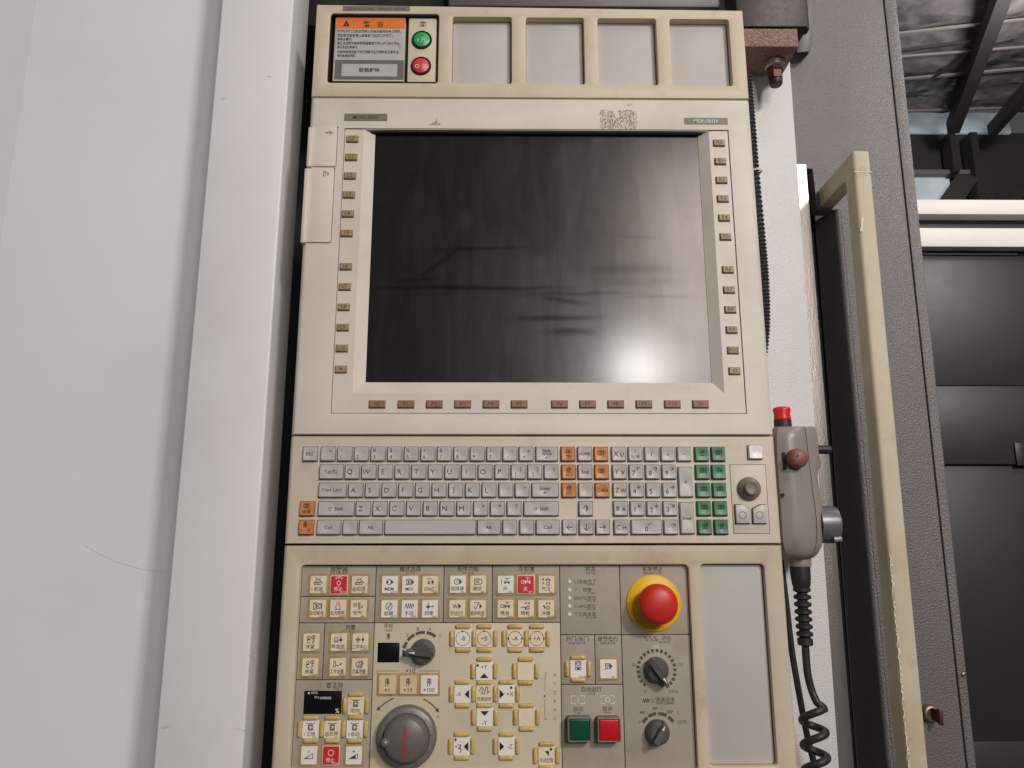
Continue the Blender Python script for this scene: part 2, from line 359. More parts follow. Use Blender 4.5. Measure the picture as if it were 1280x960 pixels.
def icon(I, kind, x, z, s, w):
    L = lambda *p: I.line([(x + a * s, z + b * s) for a, b in p], w)
    A = lambda cx, cz, r, a0, a1: I.arc(x + cx * s, z + cz * s, r * s, a0, a1, w, 12)
    Pq = lambda *p: I.poly([(x + a * s, z + b * s) for a, b in p])
    if kind == 'conveyor': A(0, -.1, .62, 20, 200); A(0, .55, .75, 215, 325); L((-.9, .0), (-.9, -.5), (.5, -.5), (.95, -.1), (.5, .3)); L((-.4, -.2), (.3, .1)); L((-.5, .9), (-.2, .65)); L((.5, .9), (.2, .65))
    elif kind == 'stopring': A(0, -.2, .42, 0, 360); L((0, -.6), (0, -1.0)); A(0, .35, .8, 30, 150); L((-.8, .9), (-.5, .6)); L((.8, .9), (.5, .6)); L((0, 1), (0, .7))
    elif kind == 'poweroff': L((-.9, -.7), (-.9, .7), (-.2, .7), (-.2, -.7), (-.9, -.7)); A(.3, 0, .55, 0, 360); L((-.7, .5), (.7, -.5)); L((-.7, -.5), (.7, .5)); L((.95, -.8), (.95, .8))
    elif kind == 'bulb': L((-.2, .9), (-.25, .3), (-.5, -.1), (-.35, -.7), (.35, -.7), (.5, -.1), (.25, .3), (.2, .9)); L((-.75, -.6), (-.5, -.8)); L((.75, -.6), (.5, -.8))
    elif kind == 'air': A(-.75, .2, .35, 0, 360); L((-.75, .1), (-.75, .4)); L((.0, .8), (.1, -.7)); L((.35, .8), (.3, -.7)); L((.1, .2), (.4, .4)); L((.6, -.4), (1, .3)); L((.7, .0), (1, -.3))
    elif kind == 'auto': A(-.1, 0, .6, 60, 300); Pq((.2, -.55), (.95, 0), (.2, .55)); I.disc(x - .5 * s, z, .25 * s)
    elif kind == 'mdi': L((-.8, -.6), (-.8, .6), (.3, .6), (.3, -.6), (-.8, -.6)); L((-.6, .4), (.1, -.4)); L((-.6, -.4), (.1, .4)); L((-.25, .6), (-.25, -.6)); Pq((.4, -.6), (1, 0), (.4, .6))
    elif kind == 'dnc': L((-.6, .0), (.1, 0)); L((-.25, .4), (-.25, -.4)); L((-.5, -.2), (-.25, -.45), (0, -.2)); L((-.7, .7), (.3, .7)); Pq((.35, -.6), (.95, 0), (.35, .6))
    elif kind == 'edit': A(0, 0, .75, 40, 320); L((-.35, -.2), (.4, .6), (.6, .4), (-.2, -.4), (-.35, -.2)); L((.4, -.3), (.85, .1))
    elif kind == 'zig': L((-1, -.4), (-.75, .6), (-.5, -.5), (-.2, .6), (0, -.5), (.3, .6), (.5, -.5), (.8, .6), (.95, 0))
    elif kind == 'zero': I.disc(x - .35 * s, z - .1 * s, .35 * s); L((-.35, .9), (-.35, -.9)); L((-.9, -.1), (.95, -.1)); L((.3, -.1), (.6, .15))
    elif kind == 'optstop': A(-.2, 0, .6, 0, 360); Pq((.35, -.65), (1, 0), (.35, .65)); L((-.4, -.2), (.1, .3))
    elif kind == 'skip': L((-.8, -.6), (-.8, .6), (.2, .6), (.2, -.6), (-.8, -.6)); L((-.6, -.4), (0, .4)); A(.3, 0, .6, -80, 80); L((-.5, .3), (0, -.3))
    elif kind == 'dry': L((-.95, .4), (-.7, -.4), (-.45, .4), (-.2, -.4), (.1, .4)); Pq((.25, -.6), (.95, 0), (.25, .6))
    elif kind == 'check': L((-.9, .0), (-.5, -.6), (.2, .7)); L((-.8, .75), (.3, .75)); Pq((.35, -.6), (.95, 0), (.35, .6))
    elif kind == 'valve': Pq((-.3, -.5), (-.3, .2), (.3, -.1)); Pq((.9, -.5), (.9, .2), (.3, -.1)); L((.3, -.1), (.3, .6)); L((-.1, .7), (.7, .7)); L((-.9, .5), (-.9, -.5))
    elif kind == 'valveO': Pq((-.2, -.5), (-.2, .4), (.4, 0)); Pq((1, -.5), (1, .4), (.4, 0)); L((.4, 0), (.4, .8)); L((0, .85), (.8, .85)); A(-.7, 0, .35, 0, 360)
    elif kind == 'valve1': Pq((-.1, .1), (-.1, .8), (.4, .45)); Pq((.9, .1), (.9, .8), (.4, .45)); L((.4, .5), (.4, 1)); A(.4, -.4, .4, 0, 360); L((.4, -.6), (.4, -.2)); L((-.9, .8), (-.5, .4)); L((-.5, .8), (-.9, .4)); L((-.7, .0), (-.5, -.4), (-.9, -.4))
    elif kind == 'gun': Pq((-.1, .4), (-.1, .9), (.35, .65)); Pq((.9, .4), (.9, .9), (.4, .65)); A(.5, -.3, .38, 0, 360); L((.5, -.5), (.5, -.1)); Pq((-.7, -.1), (.0, -.1), (.1, -.8), (-.15, -.8), (-.2, -.3), (-.7, -.3)); L((-1, -.2), (-.7, -.2))
    elif kind == 'hose': Pq((0, .4), (0, .9), (.45, .65)); Pq((.95, .4), (.95, .9), (.45, .65)); A(.5, -.3, .38, 0, 360); L((.5, -.5), (.5, -.1)); A(-.9, -.5, .75, 0, 70); A(-.9, -.5, .6, 0, 70)
    elif kind == 'tool': A(-.5, .4, .3, 0, 360); A(-.5, -.4, .35, 60, 330); L((-.8, .0), (-.2, 0)); A(.5, .5, .38, 0, 360); L((.5, .7), (.5, -.8)); L((.3, -.7), (.75, -.2))
    elif kind == 'face': L((-.9, .4), (-.9, -.3), (-.1, -.3), (-.1, .4), (-.9, .4)); L((-.9, -.5), (-.1, -.5)); L((.5, .8), (.5, -.7)); Pq((.1, -.1), (.5, .4), (.9, -.1), (.5, -.5))
    elif kind == 'centre': L((-.5, .7), (-.5, -.7)); A(-.5, 0, .35, 0, 360); L((-1, 0), (0, 0)); L((.6, .8), (.6, -.7)); Pq((.25, 0), (.6, .45), (.95, 0), (.6, -.45))
    elif kind == 'curve': L((-.8, .8), (-.9, -.5), (-.4, -.5), (-.5, .6), (-.8, .8)); L((-.3, -.1), (.1, -.3), (.9, .2)); L((.6, .3), (.9, .2), (.7, -.1))
    elif kind == 'drill': A(0, 0, .7, 50, 310); L((-.3, .4), (.2, .4), (-.3, -.4), (.2, -.4)); L((.5, .8), (.4, -.8)); L((.7, .8), (.6, -.8)); L((.2, -.2), (.9, .3))
    elif kind == 'hand': L((-.4, -.9), (-.4, .8), (-.1, .9), (-.1, -.2)); L((.1, -.9), (.1, .9), (.35, .8), (.35, -.4), (.6, -.1)); L((-.4, 0), (.1, .1))
    elif kind == 'spindle': L((-.95, .8), (-.4, .55), (.4, .55), (.95, .8)); L((-.5, .3), (.5, .3), (.5, -.7), (-.5, -.7), (-.5, .3)); L((-.5, -.1), (.5, -.4)); L((-.5, -.4), (.5, -.7)); A(0, -.2, .45, 30, 330); L((-.3, .75), (0, .55), (.3, .75))
    elif kind == 'ramp': L((-.95, -.6), (.9, -.6), (.9, .4), (-.95, -.6)); Pq((-.95, -.6), (-.2, -.6), (-.2, -.25)); L((-.3, .8), (.2, .8))
    elif kind == 'rampf': L((-.95, -.6), (.9, -.6), (.9, .4), (-.95, -.6)); Pq((-.95, -.6), (.5, -.6), (.5, .15)); L((-.3, .85), (.3, .85)); L((0, 1.1), (0, .6))
    elif kind == 'ring': A(0, 0, .6, 0, 360)
    elif kind == 'block': L((-.7, .6), (.3, .6), (.3, -.5), (-.6, -.5), (-.6, .5)); L((-.5, .3), (.2, .3)); L((-.5, 0), (.2, 0)); L((-.9, -.8), (-.2, -.3)); Pq((.35, -.6), (1, 0), (.35, .6))
    elif kind == 'door': L((-.6, 1), (-.6, -.8), (.6, -.8), (.6, 1), (-.6, 1)); L((-.35, .75), (-.35, .2), (.35, .2), (.35, .75), (-.35, .75)); Pq((-.2, -.7), (-.5, 0), (-.1, -.3), (0, .2), (.15, -.3), (.5, -.1), (.3, -.7))
    elif kind == 'rapid': L((-.9, 0), (-.5, .7), (-.1, .3), (-.5, -.3), (.0, -.5), (.3, .7), (.6, .7), (.6, -.4), (.95, .1))
    elif kind == 'screen': L((-.8, .6), (.8, .6), (.8, -.5), (-.8, -.5), (-.8, .6)); A(0, .0, .3, 0, 360)
    elif kind == 'lens': A(0, .1, .6, 0, 360); L((-.35, .1), (.35, .1)); L((.1, .3), (.35, .1), (.1, -.1)); L((-.7, -.9), (.7, -.9))

# ------------------------------------------------------------------ the setting: machine covers, door, workshop behind
def V3(px, py, y): x, z = Q(px, py, y); return Vector((x, y, z))
ZB = CAM.z - .75                            # covers run down past the frame
ZT = CAM.z + 1.15

# left: wide white cover sheet with one fold
yS = .115
xf = Q(45, 0, yS)[0]; xr = Q(330, 0, yS)[0]
cover = thing('machine_cover', 'wide flat white sheet metal machine cover at the far left', 'machine cover', ((xf + xr) / 2, yS, ZB))
hexa('cover_sheet', [(xf, yS, ZB), (xr, yS, ZB), (xr, yS, ZT), (xf, yS, ZT), (xf, yS + .02, ZB), (xr, yS + .02, ZB), (xr, yS + .02, ZT), (xf, yS + .02, ZT)], 'white_sheet', cover)
hexa('cover_sheet', [(xf - .5, yS + .05, ZB), (xf - .0002, yS, ZB), (xf - .0002, yS, ZT), (xf - .5, yS + .05, ZT), (xf - .5, yS + .07, ZB), (xf - .0002, yS + .02, ZB), (xf - .0002, yS + .02, ZT), (xf - .5, yS + .07, ZT)], 'white_sheet', cover)
I = Ink(); cx, cz = Q(155, 700, yS)
I.line([(lambda q: (q[0] - cx, q[1] - cz))(Q(*p, yS)) for p in ((104, 680), (120, 690), (145, 702), (175, 711), (208, 716))], .0004)
I.put('scratch', 'ink_faint', cover, (cx, yS - .0004, cz))

# left: column standing proud of the sheet
yC = .03
x0 = Q(277, 0, yC)[0]; x1 = Q(367, 0, yC)[0]
col = thing('machine_column', 'tall smooth white column left of the control console', 'column', ((x0 + x1) / 2, yC, ZB))
hexa('column_casing', [(x0, yC, ZB), (x1, yC, ZB), (x1, yC, ZT), (x0, yC, ZT), (x0, .10, ZB), (x1, .10, ZB), (x1, .10, ZT), (x0, .10, ZT)], 'white_column', col, .0025, 3)

for px_, py_, n_ in ((335, 96, 3), (276, 124, 2), (205, 909, 7), (300, 912, 2), (312, 820, 3)):
    I = Ink(); cx, cz = Q(px_, py_, yC)
    for k in range(n_): a, b_ = random.gauss(0, .003), random.gauss(0, .0012); I.line([(a, b_), (a + random.uniform(.001, .006), b_ + random.uniform(-.0004, .0004))], random.uniform(.0002, .0006))
    I.put('scuff', 'ink_faint', col, (cx, yC - .0003, cz))
# dark void behind the console
v0 = Q(300, 0, .43)[0]; v1 = Q(1010, 0, .43)[0]
vo = box('machine_interior', v0, v1, .43, .45, ZB, ZT, 'dark_void'); vo['kind'] = 'structure'

# right: white textured post (leans a touch, as the machine does)
def strip(pxt, pxb, yt=0, yb=960, y=.1):
    "line through two measured points, extended to the top and bottom of the machine"
    a, b = V3(pxt, yt, y), V3(pxb, yb, y); d = (b - a) / (b.z - a.z)
    return a + d * (ZT - a.z), a + d * (ZB - a.z)
def slab(name, lt, lb, rt, rb, y0, y1, m, parent, bevel=0):
    w = Vector((0, y1 - y0, 0))
    return hexa(name, [lb, rb, rt, lt, lb + w, rb + w, rt + w, lt + w], m, parent, bevel)
yP = .10
pr_t, pr_b = strip(982.5, 1049.5, 0, 960, yP); pl_t, pl_b = pr_t - Vector((.16, 0, 0)), pr_b - Vector((.16, 0, 0))
post = thing('machine_post', 'white grainy painted post between the control console and the grey door', 'post', (pl_b + pr_b) / 2)
slab('post_casing', pl_t, pl_b, pr_t, pr_b, yP, .30, 'white_textured', post, .002)

# right: sliding door with a long handle
yD = .154
dl_t, dl_b = strip(999.5, 1073, 0, 960, yD); gr_t, gr_b = strip(1104, 1208, 0, 960, yD); dr_t, dr_b = strip(1120, 1220, 0, 960, yD)
door = thing('machine_door', 'grey grainy metal machine door carrying the long cream handle', 'door', (dl_b + dr_b) / 2)
def onl(a, b, z): return a + (b - a) * ((z - a.z) / (b.z - a.z))
zn = Q(1010, 211, yD)[1]; nl = onl(dl_t, dl_b, zn)
fe_t, fe_b = strip(1025.5, 1117, 0, 960, yD); fl = onl(fe_t, fe_b, Q(1030, 262, yD)[1])     # front edge of the return
yE = yD + .045; be_t, be_b = strip(996.5, 1073, 0, 960, yE)
loop = [(fe_b.x, ZB), (gr_b.x, ZB), (gr_t.x, ZT), (nl.x - .09, ZT), (nl.x - .09, zn), (nl.x, zn), (onl(dl_t, dl_b, fl.z).x + .002, fl.z), (fl.x, fl.z)]
plate('door_panel', loop, [], yD, yD + .02, .0015, 'grey_textured', door, back=True)
bm = bmesh.new(); fl0 = onl(fe_t, fe_b, fl.z + .003); A, B_ = [], []
for zq in (fl.z + .003, ZB):
    f_, b_ = onl(fe_t, fe_b, zq), onl(be_t, be_b, zq); row = []
    for k in range(7):                                   # rounded front corner, then the straight return
        t = math.radians(90 * k / 6); rr_ = .008; row.append(Vector((f_.x - rr_ * math.sin(t) * .8, yD + .0005 + rr_ * (1 - math.cos(t)), zq)))
    row.append(Vector((b_.x, yE, zq))); A.append([bm.verts.new(p - fl) for p in row])
for k in range(7): bm.faces.new((A[0][k], A[0][k + 1], A[1][k + 1], A[1][k]))
link('edge_return', finish(bm, 'edge_return', 'grey_textured', 60), door, fl)
slab('edge_trim', gr_t + Vector((.0012, -.001, 0)), gr_b + Vector((.0012, -.001, 0)), dr_t + Vector((0, -.001, 0)), dr_b + Vector((0, -.001, 0)), yD - .001, yD + .045, 'grey_textured', door, .0015)
# inner strip seen in the slot between post and door
yT = .138; s_t, s_b = strip(991, 1067.5, 0, 960, yT); sl_t = onl(s_t, s_b, zn - .002)
slab('inner_strip', sl_t - Vector((.05, 0, 0)), s_b - Vector((.05, 0, 0)), sl_t, s_b, yT, yT + .01, 'strip_metal', door)
slab('slot_back', onl(dl_t, dl_b, zn + .01) + Vector((-.09, .05, 0)), dl_b + Vector((-.09, .05, 0)), onl(dl_t, dl_b, zn + .01) + Vector((.02, .05, 0)), dl_b + Vector((.02, .05, 0)), yD + .05, yD + .055, 'black_gap', door)
# handle
yH = .045; hT = 187; tk = .027
h0, h1 = V3(1065.5, hT, yH), V3(1087, hT, yH); h2, h3 = V3(1161.5, 960, yH), V3(1134, 960, yH)
ext = lambda a, b: b + (b - a) * .25
h2e, h3e = ext(h1, h2), ext(h0, h3); dz = Vector((0, tk, 0))
hb = hexa('handle_bar', [h3e, h2e, h1, h0, h3e + dz, h2e + dz, h1 + dz, h0 + dz], 'handle_cream', door, .004, 3)
lz = Vector((0, 0, -.026)); ld = Vector((0, yD - yH - .0005, 0)); b0 = Vector((.0008, .01, -.001)); b1 = Vector((-.0008, .01, -.001))
hexa('handle_leg', [h0 + lz + b0, h1 + lz + b1, h1 + b1, h0 + b0, h0 + lz + ld + Vector((.0008, 0, -.001)), h1 + lz + ld + Vector((-.0008, 0, -.001)), h1 + ld + Vector((-.0008, 0, -.001)), h0 + ld + Vector((.0008, 0, -.001))], 'handle_cream', door, .002, 2)
q0, q1 = onl(h0, h3e, h0.z - .030), onl(h1, h2e, h0.z - .030)      # joint ring between cap and bar
hexa('joint_ring', [q0 + Vector((-.0004, -.0004, -.0008)), q1 + Vector((.0004, -.0004, -.0008)), q1 + Vector((.0004, -.0004, .0004)), q0 + Vector((-.0004, -.0004, .0004)), q0 + Vector((-.0004, tk, -.0008)), q1 + Vector((.0004, tk, -.0008)), q1 + Vector((.0004, tk, .0004)), q0 + Vector((-.0004, tk, .0004))], 'handle_chip', door)
def chip(pts, parent):
    I = Ink(); c = V3(*pts[0], yH); I.poly([(Q(*p, yH)[0] - c.x, Q(*p, yH)[1] - c.z) for p in pts]); I.put('paint_chip', 'handle_chip', parent, (c.x, yH - .0003, c.z))
chip([(1077, 271), (1080, 272), (1079, 280), (1078, 290), (1075, 289), (1076, 280)], hb)
# ragged worn edge along the handle
I = Ink(); cw = V3(1110, 740, yH); top_e = []; n_ = 110
for i in range(n_ + 1):
    py = 690 + (960 - 690) * i / n_; xe = 1134 + (960 - py) * (-68.5 / 773); w0 = .5 + 1.6 * random.random(); w1 = w0 + (random.random() ** 2) * 3.0 - .9
    top_e.append((Q(xe + w0, py, yH), Q(xe + w1 + 1.2, py + 1, yH)))
for a, b in zip(top_e, top_e[1:]):
    if a[1][0] > a[0][0] and b[1][0] > b[0][0]: I.poly([(p[0] - cw.x, p[1] - cw.z) for p in (a[0], b[0], b[1], a[1])])
I.put('worn_edge', 'handle_chip', hb, (cw.x, yH - .00025, cw.z))
# quarter-turn lock
lc = V3(1161.5, 891, yD)
lk = lathe('lock_barrel', [(.0105, 0), (.0105, -.003), (.0088, -.007), (.0066, -.0075), (.0062, -.002), (0, -.0015)], 'steel_worn', door, lc, 24)
hexa('lock_wing', [(lc.x + .003, yD - .016, lc.z - .011), (lc.x + .0075, yD - .016, lc.z - .012), (lc.x + .0085, yD - .016, lc.z + .006), (lc.x + .004, yD - .016, lc.z + .008),
                   (lc.x + .001, yD - .002, lc.z - .006), (lc.x + .004, yD - .002, lc.z - .006), (lc.x + .004, yD - .002, lc.z + .004), (lc.x + .001, yD - .002, lc.z + .004)], 'bolt_brown', lk, .001)
lathe('lock_rivet', [(.0024, 0), (.0024, -.002), (0, -.0028)], 'steel_worn', door, V3(1204, 843, yD - .001), 12)

# far cabinet behind the door opening
yK = .85
def rect_px(name, x0, y0, x1, y1, yf, yb, m, parent, bevel=0):
    a = V3((x0 + x1) / 2, y0, yf).z; b = V3((x0 + x1) / 2, y1, yf).z; xa = V3(x0, (y0 + y1) / 2, yf).x; xb = V3(x1, (y0 + y1) / 2, yf).x
    return box(name, xa, xb, yf, yb, min(a, b), max(a, b), m, parent, bevel)
cab = thing('dark_cabinet', 'dark cabinet with two pale rails across its top, behind the grey door', 'cabinet', V3(1240, 1080, yK))
rect_px('top_rail', 1095, 249.5, 1420, 268, yK - .004, yK + .05, 'rail_white', cab, .002)
rect_px('rail_recess', 1095, 266, 1420, 290, yK + .03, yK + .045, 'cabinet_dark', cab)
rect_px('lower_rail', 1095, 285, 1420, 308.5, yK - .002, yK + .028, 'rail_white', cab, .002)
rect_px('panel', 1095, 310, 1420, 482, yK + .03, yK + .05, 'cabinet_dark', cab, .002)
rect_px('panel', 1095, 482.5, 1420, 580.4, yK + .025, yK + .05, 'cabinet_dark', cab, .002)
rect_px('panel', 1095, 581, 1420, 925, yK + .035, yK + .05, 'cabinet_dark', cab, .002)
rect_px('kick_plate', 1095, 927, 1420, 1100, yK + .02, yK + .05, 'cabinet_dark', cab, .002)
rect_px('catch', 1270, 553, 1285, 582, yK + .02, yK + .03, 'cabinet_dark', cab, .002)
rect_px('seam_trim', 1095, 316, 1272, 318, yK + .024, yK + .032, 'grey_smooth', cab)

# workshop roof and end wall, far behind
ZR = CAM.z + 5.2; zr = ZR
pa, pb, pc, pd = Rz(1040, -120, zr), Rz(1420, -120, zr), Rz(1420, 160, zr), Rz(1040, 160, zr)
yW = Rz(1200, 165, zr).y
bm = bmesh.new(); nx, ny = 40, 40
X0, X1, Y0, Y1 = 2.0, 11.5, 3.0, Rz(1200, 138, zr).y
vs = [[bm.verts.new((X0 + (X1 - X0) * i / nx, Y0 + (Y1 - Y0) * j / ny, zr + .06 * math.sin(i * 1.3 + j * .7) * math.sin(j * .9 - i * .4))) for i in range(nx + 1)] for j in range(ny + 1)]
for j in range(ny):
    for i in range(nx): bm.faces.new((vs[j][i], vs[j][i + 1], vs[j + 1][i + 1], vs[j + 1][i]))
rf = link('workshop_roof', finish(bm, 'workshop_roof', 'foil', 180), None, (0, 0, 0)); rf['kind'] = 'structure'
def beam(name, a, b, w, h, m, parent=None):
    a, b = Vector(a), Vector(b); d = (b - a).normalized(); s = d.cross(Vector((0, 0, 1))).normalized() * w / 2; u = Vector((0, 0, h / 2))
    return hexa(name, [a - s - u, a + s - u, a + s + u, a - s + u, b - s - u, b + s - u, b + s + u, b - s + u], m, parent)
for (xa, ya, xb, yb), m, w, z in (((1110, 43, 1300, 22), 'purlin_steel', .025, .08), ((1110, 100.5, 1300, 84), 'purlin_steel', .035, .08), ((1110, 72, 1300, 57), 'purlin_steel', .02, .08), ((1110, 66, 1230, 50), 'roof_steel', .03, .1), ((1100, 140, 1300, 134), 'purlin_steel', .03, .08), ((1165, 98, 1222, 62), 'roof_steel', .03, .1)):
    beam('purlin', Rz(xa, ya, zr - z), Rz(xb, yb, zr - z), w, .02, m, rf)
bmr = beam('rafter', Rz(1262, -30, zr - .2), Rz(1191, 160, zr - .2), .13, .16, 'roof_steel', rf)
beam('rafter', Rz(1330, 60, zr - .2), Rz(1240, 163, zr - .2), .10, .14, 'roof_steel', rf)
hl = bpy.data.lights.new('roof_fill', 'POINT'); hl.energy = 240; hl.shadow_soft_size = .2; hl.color = (1, .95, .92); ho = bpy.data.objects.new('roof_fill', hl); C.objects.link(ho); ho.location = Rz(1330, 40, zr - 1.0)  # added point light that brightens the roof foil
wz0, wz1 = V3(1200, 420, yW + .3).z, V3(1200, 166, yW + .3).z
wl = box('end_wall', X0 - .5, X1 + 3, yW + .3, yW + .5, wz0, wz1, 'far_wall'); wl['kind'] = 'structure'
rect_px('clerestory_pane', 1120, 141, 1262, 166, yW + .25, yW + .29, 'daylight_pane', wl)
rect_px('clerestory_pane', 1120, 218, 1188, 252, yW + .22, yW + .28, 'daylight_pane', wl)
rect_px('girt', 1120, 212, 1218, 217, yW + .1, yW + .2, 'purlin_steel', wl)
hexa('brace', [V3(1168, 258, yW - .3), V3(1200, 258, yW - .3), V3(1224, 222, yW - .3), V3(1198, 216, yW - .3), V3(1168, 258, yW), V3(1200, 258, yW), V3(1224, 222, yW), V3(1198, 216, yW)], 'roof_steel', wl)
rect_px('wall_post', 1219, 165, 1228, 260, yW + .0, yW + .2, 'roof_steel', wl)
rect_px('wall_post', 1190, 165, 1197, 214, yW + .0, yW + .2, 'roof_steel', wl)
hexa('brace', [V3(1246, 262, yW - .3), V3(1262, 262, yW - .3), V3(1300, 228, yW - .3), V3(1300, 216, yW - .3), V3(1246, 262, yW), V3(1262, 262, yW), V3(1300, 228, yW), V3(1300, 216, yW)], 'roof_steel', wl)

# ------------------------------------------------------------------ hanging arm with rusty clamp block and bolt
arm = thing('hanging_arm', 'dark steel hanging arm with brown clamp block and hex bolt above the post', 'arm', V3(960, 60, .06))
yA = .035
rect_px('clamp_block', 880, 35.5, 997.5, 58, yA, yA + .062, 'rust_block', arm, .0008)
rect_px('arm_beam', 340, -160, 1004, 34, .12, .30, 'dark_steel', arm, .003)
rect_px('arm_head', 915, -160, 1002, 33, .05, .095, 'dark_steel', arm, .002)
rect_px('swivel_head', 560, -60, 900, 8, .075, .119, 'grey_smooth', arm, .006)
hexa('side_plate', [V3(996, 66, .13), V3(1013.5, 64, .13), V3(1025, -60, .13), V3(1008, -60, .13), V3(996, 66, .15), V3(1013.5, 64, .15), V3(1025, -60, .15), V3(1008, -60, .15)], 'grey_smooth', arm, .001)
bx_, bz_ = Q(969, 84, yA + .03); ztop = Q(969, 58, yA)[1]
lathe('washer', [(.0001, 0), (.0125, 0), (.0125, -.007), (.0105, -.0085), (.0001, -.0085)], 'washer_steel', arm, (bx_, yA + .032, ztop - .001), 24, 'z')
bolt = lathe('hex_bolt', [(.0001, 0), (.0105, 0), (.0115, -.004), (.0095, -.006), (.0095, -.016), (.0001, -.017)], 'bolt_brown', arm, (bx_, yA + .032, ztop - .0096), 6, 'z', 20)
lathe('bolt_tip', [(.0085, 0), (.0085, -.004), (.007, -.007), (.0001, -.007)], 'dark_steel', bolt, (bx_, yA + .032, ztop - .0268), 20, 'z')

# corrugated hose behind the console edge
hose = [V3(934, 92, .055), V3(939, 150, .055), V3(944, 215, .055), V3(951, 290, .055), V3(956, 350, .055), V3(957, 410, .055), V3(950, 470, .055)]
path = catmull(hose, 40); radii = [.0047 + .0011 * math.sin(i * math.pi / 1.5) for i in range(len(path))]
hs = tube('corrugated_hose', path, .006, 'hose_dark', None, 10, True, radii)
hs['label'] = 'thin dark corrugated hose running down behind the console right edge'; hs['category'] = 'hose'
tp = V3(945.5, 214, .055)
lathe('cable_tie', [(.0062, -.0012), (.0068, -.0012), (.0068, .0012), (.0062, .0012)], 'tie_cream', hs, tp, 14, 'z')
# ------------------------------------------------------------------ the control console
zc = lambda py: Q(640, py)[1]               # height of a horizontal line measured at the middle
XL = (Q(388, 122)[0] + Q(355, 682)[0]) / 2; XR = (Q(937, 124)[0] + Q(978, 680)[0]) / 2
Z0, Z1, Z2, Z3, Z4 = zc(8.5), zc(123), zc(544.5), zc(681), zc(1000)
con = thing('control_console', 'cream operator control console with dark screen, keyboard and button panel', 'control console', ((XL + XR) / 2, .05, Z4))
GAP = .0018
def px_rect(x0, y0, x1, y1, y=0, r=0):
    "measured rectangle (left, top, right, bottom at mid height) on the plane at depth y"
    ym = (y0 + y1) / 2; xm = (x0 + x1) / 2
    return rrect(Q(x0, ym, y)[0], Q(xm, y1, y)[1], Q(x1, ym, y)[0], Q(xm, y0, y)[1], r)
def px_rect2(tl, tr, br, bl, y=0, r=0):
    x0 = (Q(*tl, y)[0] + Q(*bl, y)[0]) / 2; x1 = (Q(*tr, y)[0] + Q(*br, y)[0]) / 2
    z1 = (Q(*tl, y)[1] + Q(*tr, y)[1]) / 2; z0 = (Q(*bl, y)[1] + Q(*br, y)[1]) / 2
    return rrect(x0, z0, x1, z1, r)
YB = .085
# upper housing with five openings
RD = .0095
op = [px_rect(411, 17, 548, 103.5, r=.004), px_rect(565, 21, 639.5, 104.5, r=.003), px_rect(657.5, 22, 730.5, 105, r=.003), px_rect(748, 23, 821.5, 106, r=.003), px_rect(839, 24, 913.5, 107, r=.003)]
uh = plate('upper_housing', [(XL, Z1 + GAP * .7), (XR, Z1 + GAP * .7), (XR, Q(929, 12)[1]), (XL, Q(397, 4.5)[1])], op, 0, YB, .0035, 'cream_upper', con, hch=.0012)
for o_ in op:
    m_ = 'black_gap' if o_ is op[0] else 'blank_panel'
    x0, x1 = min(p[0] for p in o_), max(p[0] for p in o_); z0, z1 = min(p[1] for p in o_), max(p[1] for p in o_)
    if o_ is op[0]: plate('recess_floor', rrect(x0 - .004, z0 - .004, x1 + .004, z1 + .004), [], RD + .006, RD + .01, 0, m_, con)
    else:
        plate('recess_floor', rrect(x0 - .004, z0 - .004, x1 + .004, z1 + .004), [], RD + .0015, RD + .004, 0, 'plate_grey', con)
        plate('blank_panel', rrect(x0 + .0004, z0 + .0004, x1 - .0006, z1 - .0004, .003), [], RD, RD + .0016, .0006, m_, con)
plate('recess_liner', offset(op[0], .0001), [offset(op[0], .0011)], .0014, RD + .006, 0, 'black_gap', con)
# warning label and on/off buttons in the first opening
lp = px_rect(417.5, 21.5, 505.5, 101.5, RD - .004, .001)
lab = plate('label_plate', lp, [], RD - .004, RD + .006, .0008, 'cream_upper', con)
def decal(name, x0, y0, x1, y1, y, m, parent, r=0, th=.0003):
    return plate(name, px_rect(x0, y0, x1, y1, y, r), [], y, y + th, 0, m, parent)
yl = RD - .0045
decal('label_header', 420.5, 23, 506, 35.8, yl - .0001, 'label_orange', lab); decal('label_field', 419.5, 35.9, 505, 75, yl - .0001, 'label_silver', lab)
decal('label_footer', 418.5, 75.1, 504.5, 99, yl - .0001, 'label_dark', lab); decal('label_box', 427, 80, 496.5, 95.5, yl - .0004, 'label_silver', lab)
def ink_at(parent, m, y, items, name='print'):
    "items: (text, px, py, height px[, options])"
    I = Ink(); cx, cz = Q(items[0][1], items[0][2], y)
    for it in items:
        t, px, py, hp = it[:4]; kw = dict(it[4]) if len(it) > 4 else {}
        x, z = Q(px, py, y); s = ms(px, py, y)
        if 'maxw' in kw: kw['maxw'] *= s
        if t.startswith('@'): icon(I, t[1:], x - cx, z - cz, hp * s / 2, kw.get('w', .9) * s)
        else: I.text(t, x - cx, z - cz, hp * s * 1.25, **kw)
    return I.put(name, m, parent, (cx, y, cz))
B = {'bold': .02}
ink_at(lab, 'ink', yl - .0003, [('警', 459, 30, 7, B), ('告', 475.5, 30.5, 7, B)], 'header_text')
I = Ink(); cx, cz = Q(433, 30, yl); s = ms(433, 30); I.poly([(-4.2 * s, -3.2 * s), (4.2 * s, -3.2 * s), (0, 5.2 * s)]); I.put('warning_triangle', 'ink_black', lab, (cx, yl - .0003, cz))
ink_at(lab, 'label_orange', yl - .00045, [('!', 433, 30.6, 4.5, B)], 'warning_mark')
